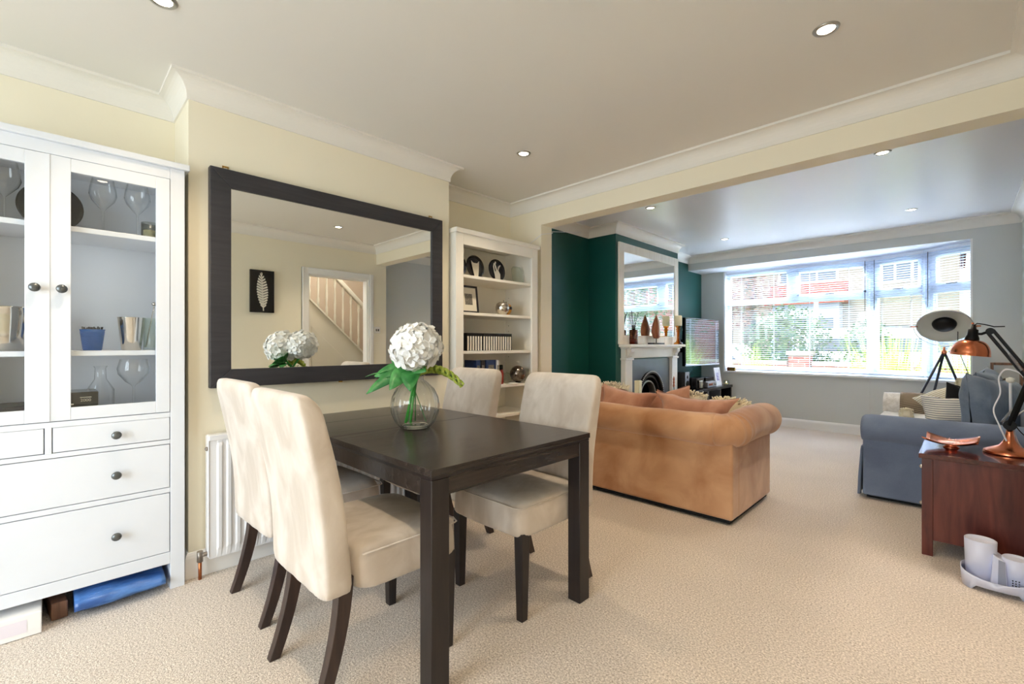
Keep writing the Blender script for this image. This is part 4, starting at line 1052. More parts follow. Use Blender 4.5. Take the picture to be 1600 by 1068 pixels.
def roll(path, r, rz, name, wr=.008, mat=None, parent=None, seed=0):
    mb = MB(); mb.tube(path, r, 28, cap=True, rz=rz)
    for p in mb.v:
        q = noise.noise(Vector((p.x * 4 + seed, p.y * 4, p.z * 5))); q2 = noise.noise(Vector((p.x * 16, p.y * 16, p.z * 3 + seed)))
        p += Vector((q, q, q)) * wr + Vector((q2, q2, 0)) * wr * .4
    return mb.build(name, mat or T, parent or so_, sub=1)
RZ = .585
bp = [(sx0 + .02 + (sx1 - sx0 - .09) * k / 24, sy0 + .035, RZ) for k in range(25)]
roll(bp, .105, .104, 'back_roll')
# pleated corner and arm roll
pc = []
for k in range(40):
    u = k / 39
    if u < .35:
        a = u / .35 * PI / 2
        p = Vector((sx1 - .115 + .085 * math.sin(a), sy0 + .035 + .085 * (1 - math.cos(a)), RZ))
    else:
        p = Vector((sx1 - .03, sy0 + .12 + (u - .35) / .65 * (sy1 - sy0 - .13), RZ - .0 + .010 * math.sin((u - .35) / .65 * PI)))
    pc.append(p)
mb = MB(); radii = []
for k in range(40):
    u = k / 39
    radii.append(.105 + .012 * u + (.010 * math.sin(u * 85) * math.exp(-((u - .28) / .10) ** 2)))
mb.tube(pc, .11, 30, radii=radii)
for p in mb.v:
    q = noise.noise(Vector((p.x * 5, p.y * 5, p.z * 5))); p += Vector((q, q, q * .6)) * .010
mb.build('arm_roll', T, so_, sub=1)
roll([(sx0 + .03, sy0 + .06 + (sy1 - sy0 - .08) * k / 12, RZ) for k in range(13)], .11, .108, 'arm_roll', seed=4)

def cushion(name, label, cat, w, h, t, loc, rot, mat, seed=0, pinch=.10, wr=.018, group=None):
    o = weld(put(pillow(w, h, t, 16, pinch, wr, seed), loc, rot).build(name, mat, None, sub=1))
    return tag(o, label, cat, group)
cushion('scatter_cushion', 'tan suede scatter back cushion on the left of the sofa, its corner sticking up', 'cushion', .50, .33, .19, (-1.94, 3.28, .622), (-.3, .12, .06), M['tan_cushion'], 1, .2)
cushion('scatter_cushion', 'tan suede scatter cushion tucked between the left and right ones', 'cushion', .46, .30, .15, (-1.70, 3.50, .610), (-.4, -.30, .1), M['tan_cushion'], 4)
cushion('scatter_cushion', 'wide tan suede back cushion slumped on the right of the sofa', 'cushion', .62, .32, .20, (-1.38, 3.27, .618), (-.26, .03, .02), M['tan_cushion'], 2, .26)
cushion('scatter_cushion', 'tan suede cushion lying at the far left end of the sofa', 'cushion', .36, .30, .17, (-2.32, 3.33, .605), (-.3, -.25, -.05), M['tan_cushion'], 6)
def shaggy(label, loc, r, mat, seed, sc=(1, 1, 1), n=420, ln=.035):
    random.seed(seed)
    t = thing('tufted_cushion', label, 'cushion', loc)
    core = weld(put(pillow(r * 2 * sc[0], r * 2 * sc[2], r * .8 * sc[1], 12, .08, .01, seed), loc, (-.3, 0, .1)).build('cushion_core', mat, t))
    mb = MB()
    for k in range(n):
        a = random.uniform(0, 2 * PI); u = random.choice((-1, 1)) * random.uniform(.6, 1)
        e = Vector((math.cos(a) * sc[0] * r, random.uniform(-.3, .3) * sc[1] * r, math.sin(a) * sc[2] * r)) * random.uniform(.82, 1.0)
        sq = max(abs(math.cos(a)), abs(math.sin(a))); e.x /= sq ** .7; e.z /= sq ** .7
        d = Vector((e.x, e.y * .5 + random.uniform(-.06, .06), e.z)).normalized() + Vector((random.uniform(-.5, .5), random.uniform(-.5, .5), random.uniform(-.4, .6)))
        p0 = Vector(loc) + e; mb.tube([p0, p0 + d.normalized() * ln * .6, p0 + d.normalized() * ln + Vector((0, 0, -.006))], .0035, 5)
    mb.build('tassel_fringe', mat, t)
shaggy('ivory tufted cushion peeping over the left end of the tan sofa', (-2.20, 3.50, .63), .15, M['shag'], 11, n=300)
shaggy('ivory tufted cushion behind the wide tan cushion in the middle', (-1.55, 3.62, .61), .13, M['shag'], 12, n=300)
shaggy('pale ivory fringed cushion at the right end of the tan sofa', (-1.19, 3.47, .60), .13, M['gold_wool'], 13, n=340)

# ------------------------------------------------------------------ blue sofa against the right wall
bs_ = thing('blue_sofa', 'grey-blue slipcovered sofa with rolled arms against the right wall', 'sofa', (-.02, 5.15, 0))
B_ = M['blue_fabric']
bx0, bx1, by0, by1 = -.52, .40, 4.20, 6.05
MB().box((bx0 + .03, by0 + .03, .012), (bx1, by1 - .03, .05)).build('plinth', M['black_fabric'], bs_)
for y0, y1 in ((by0, by0 + .17), (by1 - .17, by1)):
    MB().box((bx0 + .01, y0, .03), (bx1, y1, .47)).build('arm_panel', B_, bs_, bevel=.015, seg=3)
for y0, sd in ((by0 + .07, 1), (by1 - .07, 5)):
    roll([(bx0 - .015 + (bx1 - bx0 + .01) * k / 14, y0, .510) for k in range(15)], .108, .105, 'arm_roll', .003, B_, bs_, sd)
MB().box((bx0 - .005, by0 + .16, .10), (bx1 - .2, by1 - .16, .30)).build('seat_base', B_, bs_, bevel=.015)
sk = MB(); rs = []
for z, o_ in ((.028, -.022), (.15, -.018), (.36, -.004), (.385, .0)):
    r_ = []
    for k in range(60):
        y = by0 + .005 + (by1 - by0 - .01) * k / 59
        r_.append(Vector((bx0 + o_ + .006 * math.sin(k * 1.3) * (1 - z / .4), y, z)))
    r_ += [Vector((p.x + .014, p.y, p.z)) for p in reversed(r_)]
    rs.append(r_)
sk.rings(rs).build('valance_skirt', B_, bs_)

for k in range(2):
    y0 = by0 + .175 + k * .805
    softbox((bx0 - .01, y0, .30), (bx1 - .24, y0 + .795, .455), .04, 7, bulge=.006).build('seat_cushion', B_, bs_, sub=1)
MB().box((bx1 - .09, by0 + .08, .03), (bx1, by1 - .08, .74)).build('back_frame', B_, bs_, bevel=.04, seg=4)
cushion('back_cushion', 'large faded blue back cushion behind the black desk lamp', 'cushion', .62, .46, .22, (.175, 4.86, .665), (-.10, .1, PI / 2 - .45), M['denim_cushion'], 21)
cushion('back_cushion', 'pale grey-blue back cushion at the far end of the blue sofa', 'cushion', .56, .46, .20, (.165, 5.36, .70), (-.16, -.05, PI / 2 - .15), M['denim_cushion'], 25)
cushion('striped_cushion', 'cream cushion with navy stripes bunched on the blue sofa', 'cushion', .33, .27, .18, (-.065, 4.98, .585), (-.55, .12, .5), M['stripe'], 31)
cushion('striped_cushion', 'cream cushion with straw stripes leaning behind the navy striped one', 'cushion', .44, .26, .15, (-.055, 5.46, .65), (-.7, -.42, .45), M['stripe_y'], 33)
cushion('black_cushion', 'black cushion wedged between the striped and blue cushions', 'cushion', .30, .26, .12, (.03, 5.22, .66), (-.3, .3, .6), M['black_fabric'], 35)
shaggy('pale yellow woollen pompom on the corner of the straw striped cushion', (.02, 5.46, .80), .035, M['gold_wool'], 41, n=160, ln=.022)
shaggy('small pale yellow tassel lying on the throw', (-.34, 5.35, .52), .035, M['gold_wool'], 42, n=160, ln=.022)
th_ = thing('throw_blanket', 'white and taupe woven throw draped over the far sofa arm', 'throw', (-.15, 6.05, .62))
def drape(x0, x1, r, name, mat, th=.012, a0=-25, a1=205, down=.10):
    mb = MB(); vs = []; fs = []; na = 22; nx = 16
    for i in range(nx + 1):
        x = x0 + (x1 - x0) * i / nx
        for j in range(na + 1):
            a = math.radians(a0 + (a1 - a0) * j / na)
            q = noise.noise(Vector((x * 6, a * 2, 3)))
            rr = r + .008 * q
            vs.append((x, by1 - .07 + rr * math.cos(a) * (1.0), .512 + rr * math.sin(a)))
    for i in range(nx):
        for j in range(na):
            k = i * (na + 1) + j; fs.append((k, k + 1, k + na + 2, k + na + 1))
    mb.add(vs, fs, True); return mb.build(name, mat, th_, solid=th)
drape(bx0 - .03, .30, .128, 'white_border', M['throw'])
drape(bx0 + .10, .26, .140, 'taupe_field', M['throw_taupe'], .006, 20, 215)
MB().box((bx0 - .02, 5.3, .452), (-.05, by1 - .16, .468)).build('seat_fold', M['throw'], th_, bevel=.006)

# ------------------------------------------------------------------ mahogany side chest, lamp, bowl, fountain
cs = thing('side_chest', 'mahogany side chest standing by the end of the beam', 'chest', (.13, 3.52, 0))
H_ = M['mahogany']
cx0, cx1, cy0, cy1 = -.147, .415, 3.305, 3.765
for x in (cx0, cx1 - .045):
    for y in (cy0, cy1 - .045): MB().box((x, y, 0), (x + .045, y + .045, .519)).build('leg', H_, cs, bevel=.002)
MB().box((cx0 + .045, cy0 + .008, .085), (cx1 - .045, cy0 + .024, .519)).build('side_panel', H_, cs)
MB().box((cx0 + .045, cy1 - .024, .085), (cx1 - .045, cy1 - .008, .519)).build('side_panel', H_, cs)
MB().box((cx0 + .02, cy0 + .045, .085), (cx1 - .01, cy1 - .045, .10)).build('bottom_board', H_, cs)
MB().box((cx1 - .02, cy0 + .045, .10), (cx1 - .008, cy1 - .045, .519)).build('back_board', H_, cs)
for z0, z1 in ((.345, .512), (.105, .338)):
    dw = MB().box((cx0 + .004, cy0 + .048, z0), (cx0 + .022, cy1 - .048, z1)).build('drawer', H_, cs, bevel=.002)
    MB().sphere((cx0 - .008, cy0 + .20, (z0 + z1) / 2 + .005), .011).build('knob', M['brushed'], dw)
MB().box((cx0 - .012, cy0 - .014, .519), (cx1 + .01, cy1 + .012, .545)).build('top_board', M['mahogany_top'], cs, bevel=.004)
CT = .5455
bw = thing('copper_dish', 'square copper dish with upturned corners on the mahogany chest', 'dish', (-.035, 3.60, CT))
rs = []; n = 13; vs = []; fs = []
for i in range(n):
    for j in range(n):
        u = -1 + 2 * i / (n - 1); v = -1 + 2 * j / (n - 1)
        z = .018 + .014 * max(abs(u), abs(v)) ** 2 + .030 * (abs(u) * abs(v)) ** 1.6
        p = Rt * (u - v) * .084 + Fw * (u + v) * .076
        sc = 1 - .10 * (1 - (abs(u) * abs(v)) ** .5) * max(abs(u), abs(v))
        vs.append((-.035 + p.x * sc, 3.60 + p.y * sc, CT + z))
for i in range(n - 1):
    for j in range(n - 1):
        a = i * n + j; fs.append((a, a + n, a + n + 1, a + 1))
mb = MB(); mb.add(vs, fs, True); mb.build('dish_bowl', M['copper'], bw, solid=.003)
MB().lathe([(.036, 0), (.034, .004), (.024, .012), (.030, .022)], (-.035, 3.60, CT), 24).build('foot', M['copper'], bw)

dl = thing('desk_lamp', 'black and copper spring-arm desk lamp on the mahogany chest', 'lamp', (.190, 3.60, CT))
LY = 3.60
MB().lathe([(.100, 0), (.103, .004), (.098, .016), (.070, .030), (.040, .044), (.022, .075), (.015, .11), (.013, .125), (.001, .126)], (.190, LY, CT), 44).build('base', M['copper'], dl)
K = M['black_metal']
arm = MB(); S0 = Vector((.190, LY, .70)); E1 = Vector((.262, LY, .955)); E2 = Vector((.118, LY, 1.203))
arm.tube([(.190, LY, CT + .12), tuple(S0)], .012, 12); arm.build('pivot_post', K, dl)
for s in (-1, 1):
    a = MB(); a.tube([S0 + Vector((.004 * s, .012 * s, .0)), E1 + Vector((.004 * s, .012 * s, 0))], .0085, 6, sq=True); a.build('lower_arm', K, dl)
    a = MB(); o_ = Vector((.010 * s, .0, .007 * s)); a.tube([E1 + o_, E2 + o_], .0055, 6, sq=True); a.build('upper_arm', K, dl)
def disc(c, r, w, name, mat, par):
    return MB().lathe([(r, -w), (r, w)], tuple(c), 20, mat=Matrix.Rotation(PI / 2, 3, 'X')).build(name, mat, par, bevel=.002)
disc(S0, .026, .020, 'lower_joint', K, dl); disc(E1, .024, .018, 'elbow_joint', K, dl); disc(E2, .018, .014, 'upper_joint', K, dl)
for (p, q) in ((S0 + Vector((-.028, .02, .01)), S0 + Vector((.012, .02, .085))), (E1 + Vector((-.03, -.02, .04)), E1 + Vector((-.075, -.02, .125)))):
    mb = MB(); dirv = q - p; L_ = dirv.length; dirv.normalize(); a_ = dirv.cross(Vector((0, 1, 0))).normalized(); b_ = dirv.cross(a_)
    mb.tube([p + dirv * L_ * k / 120 + a_ * .0055 * math.cos(k * .9) + b_ * .0055 * math.sin(k * .9) for k in range(121)], .0014, 5); mb.build('spring', M['brushed'], dl)
MB().tube([(.196, LY + .03, .735), (.194, LY + .03, .93)], .006, 8).build('aluminium_rod', M['street_grey'], dl)
MB().lathe([(.010, 0), (.017, .006), (.017, .022), (.006, .028)], (.194, LY + .03, .925), 14).build('rod_cap', M['white_enamel'], dl)
HD = Vector((.048, LY, 1.155)); tl = Matrix.Rotation(.10, 3, 'Y')
MB().tube([tuple(E2), (.085, LY, 1.188), (.060, LY, 1.19)], .007, 8).build('head_link', K, dl)
MB().lathe([(.030, -.004), (.029, .012), (.022, .030), (.021, .058), (.012, .062), (.008, .085), (.001, .086)], tuple(HD), 28, mat=tl).build('lamp_neck', K, dl)
shd = MB(); pr = []
for k in range(12):
    a = PI / 2 * k / 11; pr.append((.026 + .056 * math.sin(a) if k else .024, -.002 - .072 * (1 - math.cos(a)) ** .95))
pr = [(.024, .0)] + [(.028 + .054 * math.sin(PI / 2 * k / 11), -.080 * (1 - math.cos(PI / 2 * k / 11))) for k in range(12)] + [(.0835, -.0815), (.083, -.086)]
shd.lathe(pr, tuple(HD), 48, cap=False, mat=tl); shd.build('lamp_shade', M['copper'], dl)
MB().lathe([(r - .002, z - .001) for r, z in pr[1:]], tuple(HD), 48, cap=False, mat=tl).build('shade_lining', M['white_enamel'], dl)
MB().sphere(tuple(HD + tl @ Vector((0, 0, -.055))), .022).build('bulb', M['candle'], dl)
MB().tube([HD + tl @ Vector((0, 0, .08)), HD + Vector((.02, 0, .092)), HD + Vector((.05, 0, .085)), HD + Vector((.085, 0, .072)), HD + Vector((.125, 0, .072))], .003, 8).build('switch_lead', K, dl)
MB().sphere(tuple(HD + Vector((.003, 0, .092))), .006).build('copper_nut', M['copper'], dl)
def smooth_path(pts, n=8):
    P = [Vector(p) for p in pts]; P = [P[0]] + P + [P[-1]]; out = []
    for i in range(1, len(P) - 2):
        for k in range(n):
            t = k / n; a, b, c, d_ = P[i - 1], P[i], P[i + 1], P[i + 2]
            out.append(.5 * ((2 * b) + (-a + c) * t + (2 * a - 5 * b + 4 * c - d_) * t * t + (-a + 3 * b - 3 * c + d_) * t ** 3))
    out.append(P[-2]); return out
MB().tube(smooth_path([(.176, LY - .05, .62), (.150, LY - .04, .70), (.130, LY - .03, .78), (.155, LY - .02, .87), (.150, LY - .01, .95), (.175, LY, .995), (.22, LY, .985), (.245, LY, .95)]), .0035, 8).build('white_lead', M['white_cable'], dl)
MB().tube(smooth_path([(.245, LY + .05, .78), (.215, LY + .05, .74), (.205, LY + .05, .69), (.225, LY + .06, .60), (.26, LY + .10, .551)]), .0035, 8).build('white_lead', M['white_cable'], dl)
MB().tube(smooth_path([(.20, LY + .01, .72), (.235, LY + .02, .66), (.29, LY + .05, .60), (.35, LY + .1, .551)]), .0025, 8).build('black_lead', K, dl)

pfn = thing('pet_fountain', 'pale lilac plastic pet water fountain on the carpet by the chest', 'pet fountain', (.085, 3.16, 0))
PP = M['petplastic']
fx, fy = .120, 3.085
def ell(cx, cy, z, a, b, n=48, e=2.6): return sring(cx, cy, z, a, b, n, e)
ty = MB(); vs = []; fs = []; n = 64
for z, k in ((.0, 1.0), (.055, 1.04), (.075, 1.05)):
    for j in range(n):
        t = 2 * PI * j / n; c_, s_ = math.cos(t), math.sin(t)
        x = math.copysign(abs(c_) ** (2 / 2.8), c_) * .112 * k; y = math.copysign(abs(s_) ** (2 / 2.8), s_) * .100 * k
        zz = z
        if z == 0 and s_ < -.3 and abs(c_) < .62: zz = .022 if abs(c_) < .5 else .022 * (.62 - abs(c_)) / .12
        if z == .075: zz = .075 - (.022 if s_ < 0 else 0) * (1 - abs(c_))
        vs.append((fx + x, fy + y, zz))
for i in range(2):
    for j in range(n): fs.append((i * n + j, i * n + (j + 1) % n, (i + 1) * n + (j + 1) % n, (i + 1) * n + j))
ty.add(vs, fs, True); ty.build('tray', PP, pfn, solid=.004)
MB().rings([ell(fx, fy, .026, .106, .094), ell(fx, fy, .030, .106, .094)]).build('tray_floor', PP, pfn)
tw = MB(); tw.rings([ell(fx - .050, fy + .02, .03, .050, .052, 36, 2.2), ell(fx - .050, fy + .02, .12, .054, .055, 36, 2.2), ell(fx - .050, fy + .02, .205, .056, .056, 36, 2.2), ell(fx - .050, fy + .02, .208, .052, .052, 36, 2.2), ell(fx - .050, fy + .02, .193, .050, .050, 36, 2.2)])
tw.build('reservoir', PP, pfn)
MB().rings([ell(fx + .062, fy + .005, .03, .040, .045, 36, 2.2), ell(fx + .062, fy + .005, .155, .044, .049, 36, 2.2), ell(fx + .062, fy + .005, .158, .040, .045, 36, 2.2), ell(fx + .062, fy + .005, .148, .038, .042, 36, 2.2)]).build('pump_tower', PP, pfn)
MB().prism([(fx - .02, .03), (fx + .035, .03), (fx + .030, .140), (fx - .010, .165)], fy - .045, fy + .05, 'XZ').build('waterfall_body', PP, pfn, bevel=.006)
MB().prism([(fx + .004, .03), (fx + .030, .03), (fx + .026, .142), (fx + .006, .148)], fy - .049, fy - .044, 'XZ').build('water_chute', M['water_dark'], pfn, bevel=.001)
gr = MB()
for k in range(9):
    gr.lathe([(.0028, 0), (.0028, .002)], (fx + .050 + .010 * (k % 3), fy - .042 + .0015 * (k % 3), .045 + .011 * (k // 3)), 8, mat=Matrix.Rotation(PI / 2, 3, 'X'))
gr.build('vent_grille', M['black_plastic'], pfn)

# corner side table with wooden box, behind the sofa
stb = thing('corner_table', 'small brown corner table behind the far end of the blue sofa', 'table', (.27, 6.35, 0))
MB().box((.10, 6.14, .70), (.42, 6.46, .722)).build('table_top', M['rustic'], stb, bevel=.004)
for x in (.11, .385):
    for y in (6.15, 6.425): MB().box((x, y, 0), (x + .025, y + .025, .70)).build('leg', M['rustic'], stb)
wl = thing('wooden_box_frame', 'open brown wooden box frame behind the sofa cushions by the desk lamp', 'box frame', (.31, 6.25, .7225))
MB().box((.205, 6.17, .7225), (.225, 6.31, .96)).build('side_board', M['rustic'], wl, bevel=.002)
MB().box((.395, 6.17, .7225), (.415, 6.31, .96)).build('side_board', M['rustic'], wl, bevel=.002)
MB().box((.225, 6.17, .94), (.395, 6.31, .96)).build('top_board', M['rustic'], wl, bevel=.002)
MB().box((.225, 6.17, .7225), (.395, 6.31, .742)).build('bottom_board', M['rustic'], wl, bevel=.002)
tag(MB().sphere((.30, 6.24, .780), .038).build('glass_bauble', M['silver_hammered']), 'silver bauble resting inside the brown wooden box frame', 'ornament')

# tripod floor lamp
tl_ = thing('tripod_lamp', 'tripod floor lamp with a big white dish shade in the bay corner', 'floor lamp', (-.115, 6.40, 0))
HB = Vector((-.114, 6.40, 1.06))
MB().lathe([(.018, 0), (.022, .012), (.022, .03), (.010, .045), (.010, .075)], tuple(HB - Vector((0, 0, .03))), 16).build('hub', M['copper'], tl_)
for p in ((-.53, 6.30, 0), (.22, 6.55, 0), (-.31, 6.64, 0)):
    MB().tube([HB, Vector(p)], .011, 10).build('leg', M['navy_metal'], tl_)
DC = Vector((-.114, 6.40, 1.315)); DR = .212
view = Vector((.02, -1, -.045)).normalized(); side = Vector((.72, .70, 0)).normalized(); side = Vector((1, .02, 0))
axd = (Matrix.Rotation(math.radians(-44), 3, side) @ Vector((0, -1, 0))).normalized()
if axd.z > 0: axd.z = -axd.z
zq = axd; xq = side.normalized(); yq = zq.cross(xq).normalized(); xq = yq.cross(zq)
RM = Matrix((xq, yq, zq)).transposed()
dp = [(.02, -.115)] + [(DR * math.sin(PI / 2 * k / 14), -.12 + .12 * (1 - math.cos(PI / 2 * k / 14))) for k in range(2, 15)]
MB().lathe(dp, tuple(DC), 56, cap=False, mat=RM).build('dish_shade', M['white_enamel'], tl_, solid=.003)
MB().lathe([(DR - .002, -.004), (DR + .004, -.002), (DR + .004, .004), (DR - .002, .006)], tuple(DC), 56, cap=False, mat=RM).build('rim', M['silver_plastic'], tl_)
MB().lathe([(.02, -.11), (.03, -.06), (.095, -.035), (.088, -.012), (.060, .006), (.02, .014), (.001, .015)], tuple(DC), 36, mat=RM).build('bulb_shield', M['black_metal'], tl_)
yk = []
for k in range(25):
    a = PI * k / 24
    yk.append(DC + xq * (DR + .022) * math.cos(a) - Vector((0, 0, 1)) * (DR - .015) * math.sin(a))
MB().tube(yk, .0035, 8).build('yoke', M['brushed'], tl_)
for s in (-1, 1):
    MB().tube([DC + xq * s * (DR - .01), DC + xq * s * (DR + .05)], .007, 10).build('pivot_screw', M['copper'], tl_)
MB().tube(smooth_path([DC + xq * .10 + Vector((0, .12, -.05)), (-.0, 6.50, 1.05), (.12, 6.52, .60), (.16, 6.52, .02)]), .003, 6).build('lamp_lead', M['black_plastic'], tl_)

# ------------------------------------------------------------------ fireplace
fpz = thing('fireplace', 'cream painted fireplace surround with arched cast iron insert', 'fireplace', (-2.58, 4.98, 0))
FW_ = M['fire_white']; FX0 = LXC + .001; FXF = -2.560
for y0, y1 in ((4.345, 4.49), (5.46, 5.605)):
    MB().box((FX0, y0, 0), (FXF, y1, .98)).build('pilaster', FW_, fpz, bevel=.004)
    MB().box((FX0, y0 - .012, .96), (FXF + .014, y1 + .012, .985)).build('capital', FW_, fpz, bevel=.004)
    yb = y0 + .03 if y0 < 5 else y0 + .03
    MB().prism([(FXF, 1.085), (FXF, .99), (FXF + .022, 1.0), (FXF + .022, 1.02), (FXF + .05, 1.05), (FXF + .05, 1.085)], yb, yb + .08, 'XZ').build('corbel', FW_, fpz, bevel=.003)
MB().box((FX0, 4.345, .98), (FXF, 5.605, 1.09)).build('frieze', FW_, fpz, bevel=.003)
MB().box((FX0, 4.33, 1.085), (-2.505, 5.62, 1.102)).build('mantel_moulding', FW_, fpz, bevel=.005)
MB().box((FX0, 4.30, 1.102), (-2.470, 5.65, 1.132)).build('mantel_shelf', FW_, fpz, bevel=.004)
# slate panel with arched opening
yc, zc, R0 = 4.965, .52, .30
pts_o = [(4.49, 0), (4.49, .965), (5.46, .965), (5.46, 0)]
arch = [(yc - R0, 0)] + [(yc - R0 * math.cos(PI * k / 24), zc + R0 * math.sin(PI * k / 24)) for k in range(25)] + [(yc + R0, 0)]
sl = MB(); poly = [(5.46, 0), (5.46, .965), (4.49, .965), (4.49, 0)] + arch
sl.prism(poly, FX0, LXC + .022, 'YZ'); sl.build('slate_panel', M['slate'], fpz)
def archring(r0, r1, x0, x1, name, mat, n=24):
    mb = MB(); rs = []
    P = [(-1, 0, 0.0)] + [(-math.cos(PI * k / n), math.sin(PI * k / n), 1) for k in range(n + 1)] + [(1, 0, 0.0)]
    for (c_, s_, w_) in P:
        r_ = []
        for rr, xx in ((r0, x0), (r0 + (r1 - r0) * .2, x1), (r0 + (r1 - r0) * .8, x1), (r1, x0)):
            z = (zc + rr * s_) if w_ else 0.0
            r_.append(Vector((xx, yc + c_ * rr, z)))
        rs.append(r_)
    mb.rings(rs, smooth=False); return mb.build(name, mat, fpz, bevel=.002)
archring(.262, .305, LXC - .02, LXC + .045, 'outer_arch', M['cast_iron'])
archring(.215, .262, LXC - .05, LXC + .02, 'inner_arch', M['cast_iron'])
archring(.168, .192, LXC - .08, LXC + .0, 'hood_rim', M['brushed'])
bd = MB()
for k in range(37):
    a = PI * k / 36; bd.sphere((LXC + .046, yc - .296 * math.cos(a), zc + .296 * math.sin(a)), .0085, 6, 4)
bd.build('beading', M['brushed'], fpz)
hd = MB(); rs = []
for r_, x in ((.262, LXC + .0), (.215, LXC - .04), (.170, LXC - .075)):
    rs.append([Vector((x, yc - r_ * math.cos(PI * k / 24), zc + r_ * math.sin(PI * k / 24))) for k in range(25)])
hd.rings(rs, cap=False, closed=False); hd.build('hood', M['cast_iron'], fpz)
MB().box((LXL + .052, 4.46, .0), (LXL + .06, 5.49, .945)).build('fireback', M['soot'], fpz)
MB().box((LXC - .02, 4.40, 0), (LXC + .30, 5.60, .03)).build('hearth', M['slate'], fpz, bevel=.004)
cpil = thing('pillar_candle', 'tall cream pillar candle standing on the hearth', 'candle', (-2.50, 4.50, .03))
MB().box((-2.53, 4.475, .03), (-2.47, 4.535, .74)).build('candle_body', M['candle'], cpil, bevel=.006)
MB().tube([(-2.50, 4.505, .738), (-2.50, 4.507, .75)], .0015, 6).build('wick', M['black_plastic'], cpil)
pk = thing('fire_poker', 'slim fire poker with a copper handle leaning by the fireplace', 'poker', (-2.50, 5.44, .03))
MB().tube([(-2.50, 5.42, .03), (-2.53, 5.44, .62)], .005, 8).build('shaft', M['black_metal'], pk)
MB().lathe([(.007, 0), (.012, .02), (.008, .04), (.012, .06), (.008, .08), (.012, .10), (.008, .12), (.001, .14)], (-2.53, 5.44, .60), 12).build('handle', M['copper'], pk)

# overmantel mirror
om = thing('mantel_mirror', 'tall mirror in a cream wooden frame above the fireplace', 'mirror', (LXC, 5.0, 1.7))
a, b, cc, dd, fw = 4.285, 5.715, 1.133, 2.235, .098
f = MB(); x0, x1 = LXC + .002, -2.598
for pz in ([(a, cc), (b, cc), (b - fw, cc + fw), (a + fw, cc + fw)], [(a, dd), (b, dd), (b - fw, dd - fw), (a + fw, dd - fw)], [(a, cc), (a, dd), (a + fw, dd - fw), (a + fw, cc + fw)], [(b, cc), (b, dd), (b - fw, dd - fw), (b - fw, cc + fw)]):
    f.prism(pz, x0, x1, 'YZ')
f.build('frame', M['white_frame'], om, bevel=.002)
MB().box((x0 + .001, a + fw - .003, cc + fw - .003), (-2.606, b - fw + .003, dd - fw + .003)).build('mirror_glass', M['mirror'], om)
MZ = 1.1325; MX = -2.535
df = thing('reed_diffuser', 'brown glass reed diffuser with dark sticks on the mantel shelf', 'diffuser', (MX, 4.47, MZ))
MB().rings([sring(MX, 4.47, MZ + z, r, r, 20, 5) for z, r in ((0, .034), (.004, .037), (.150, .037), (.158, .030))]).build('bottle', M['brown_glass'], df)
MB().rings([sring(MX, 4.47, MZ + z, r, r, 20, 5) for z, r in ((.004, .030), (.06, .030))]).build('oil', M['red_label'], df)
MB().lathe([(.015, .157), (.018, .160), (.018, .200), (.014, .202)], (MX, 4.47, MZ), 16).build('collar', M['black_plastic'], df)
for k in range(7):
    a_ = k * 2.4; MB().tube([(MX, 4.47, MZ + .02), (MX + .02 * math.cos(a_), 4.47 + .02 * math.sin(a_) * .6, MZ + .2), (MX + .055 * math.cos(a_), 4.47 + .055 * math.sin(a_), MZ + .345 + .02 * math.sin(k))], .0028, 6).build('reed', M['book_dark'], df)
sc_ = thing('teardrop_sculpture', 'reddish carved wooden teardrop sculpture on a black base', 'sculpture', (MX, 4.96, MZ))
MB().box((MX - .04, 4.86, MZ), (MX + .04, 5.12, MZ + .018)).build('plinth', M['black_metal'], sc_, bevel=.002)
MB().tube([(MX, 4.99, MZ + .018), (MX, 4.99, MZ + .08)], .005, 8).build('rod', M['black_metal'], sc_)
td = MB(); rs = []
for k in range(17):
    u = k / 16; z = MZ + .065 + .285 * u
    w_ = .078 * math.sin(PI * min(1, (u * .86 + .10)) ** .72) ** 1.1 if u < 1 else .002
    w_ = max(w_, .003); q = 18; r_ = []
    hollow = .0 if (u < .18 or u > .88) else .55
    for j in range(q):
        t = 2 * PI * j / q; c_, s_ = math.cos(t), math.sin(t)
        x = s_ * w_ * .62; y = c_ * w_
        if x > 0 and c_ > -.2 and hollow: x *= 1 - hollow * (min(1, (c_ + .2) * 2) if c_ < .3 else 1) * (1 - abs(c_ - .3))
        r_.append(Vector((MX + x, 4.99 + y, z)))
    rs.append(r_)
td.rings(rs).build('teardrop', M['wood_carved'], sc_, sub=1)
holl = MB(); rs = []
for k in range(11):
    u = k / 10; z = MZ + .12 + .17 * u; w_ = .030 * math.sin(PI * (u * .8 + .15)) ** .8
    rs.append([Vector((MX + .030 * (1 - u * .45) + .006 * math.sin(2 * PI * j / 12), 5.008 + w_ * math.cos(2 * PI * j / 12), z)) for j in range(12)])
holl.rings(rs).build('hollow', M['chalk'], sc_)
cd = thing('candlestick', 'amber glass candlestick with a fat ivory candle on the mantel shelf', 'candlestick', (MX + .01, 5.55, MZ))
MB().lathe([(.055, 0), (.058, .006), (.052, .018), (.030, .030), (.022, .045), (.018, .06), (.017, .150), (.024, .16), (.020, .172), (.028, .185), (.020, .20), (.026, .215), (.036, .228), (.034, .233), (.001, .234)], (MX + .01, 5.55, MZ), 24).build('stem', M['amber_glass'], cd)
MB().lathe([(.010, .01), (.009, .22)], (MX + .01, 5.55, MZ), 12).build('inner_stem', M['amber_apple'], cd)
MB().lathe([(.044, .234), (.045, .236), (.045, .355), (.040, .360), (.001, .355)], (MX + .01, 5.55, MZ), 26).build('candle', M['candle'], cd)

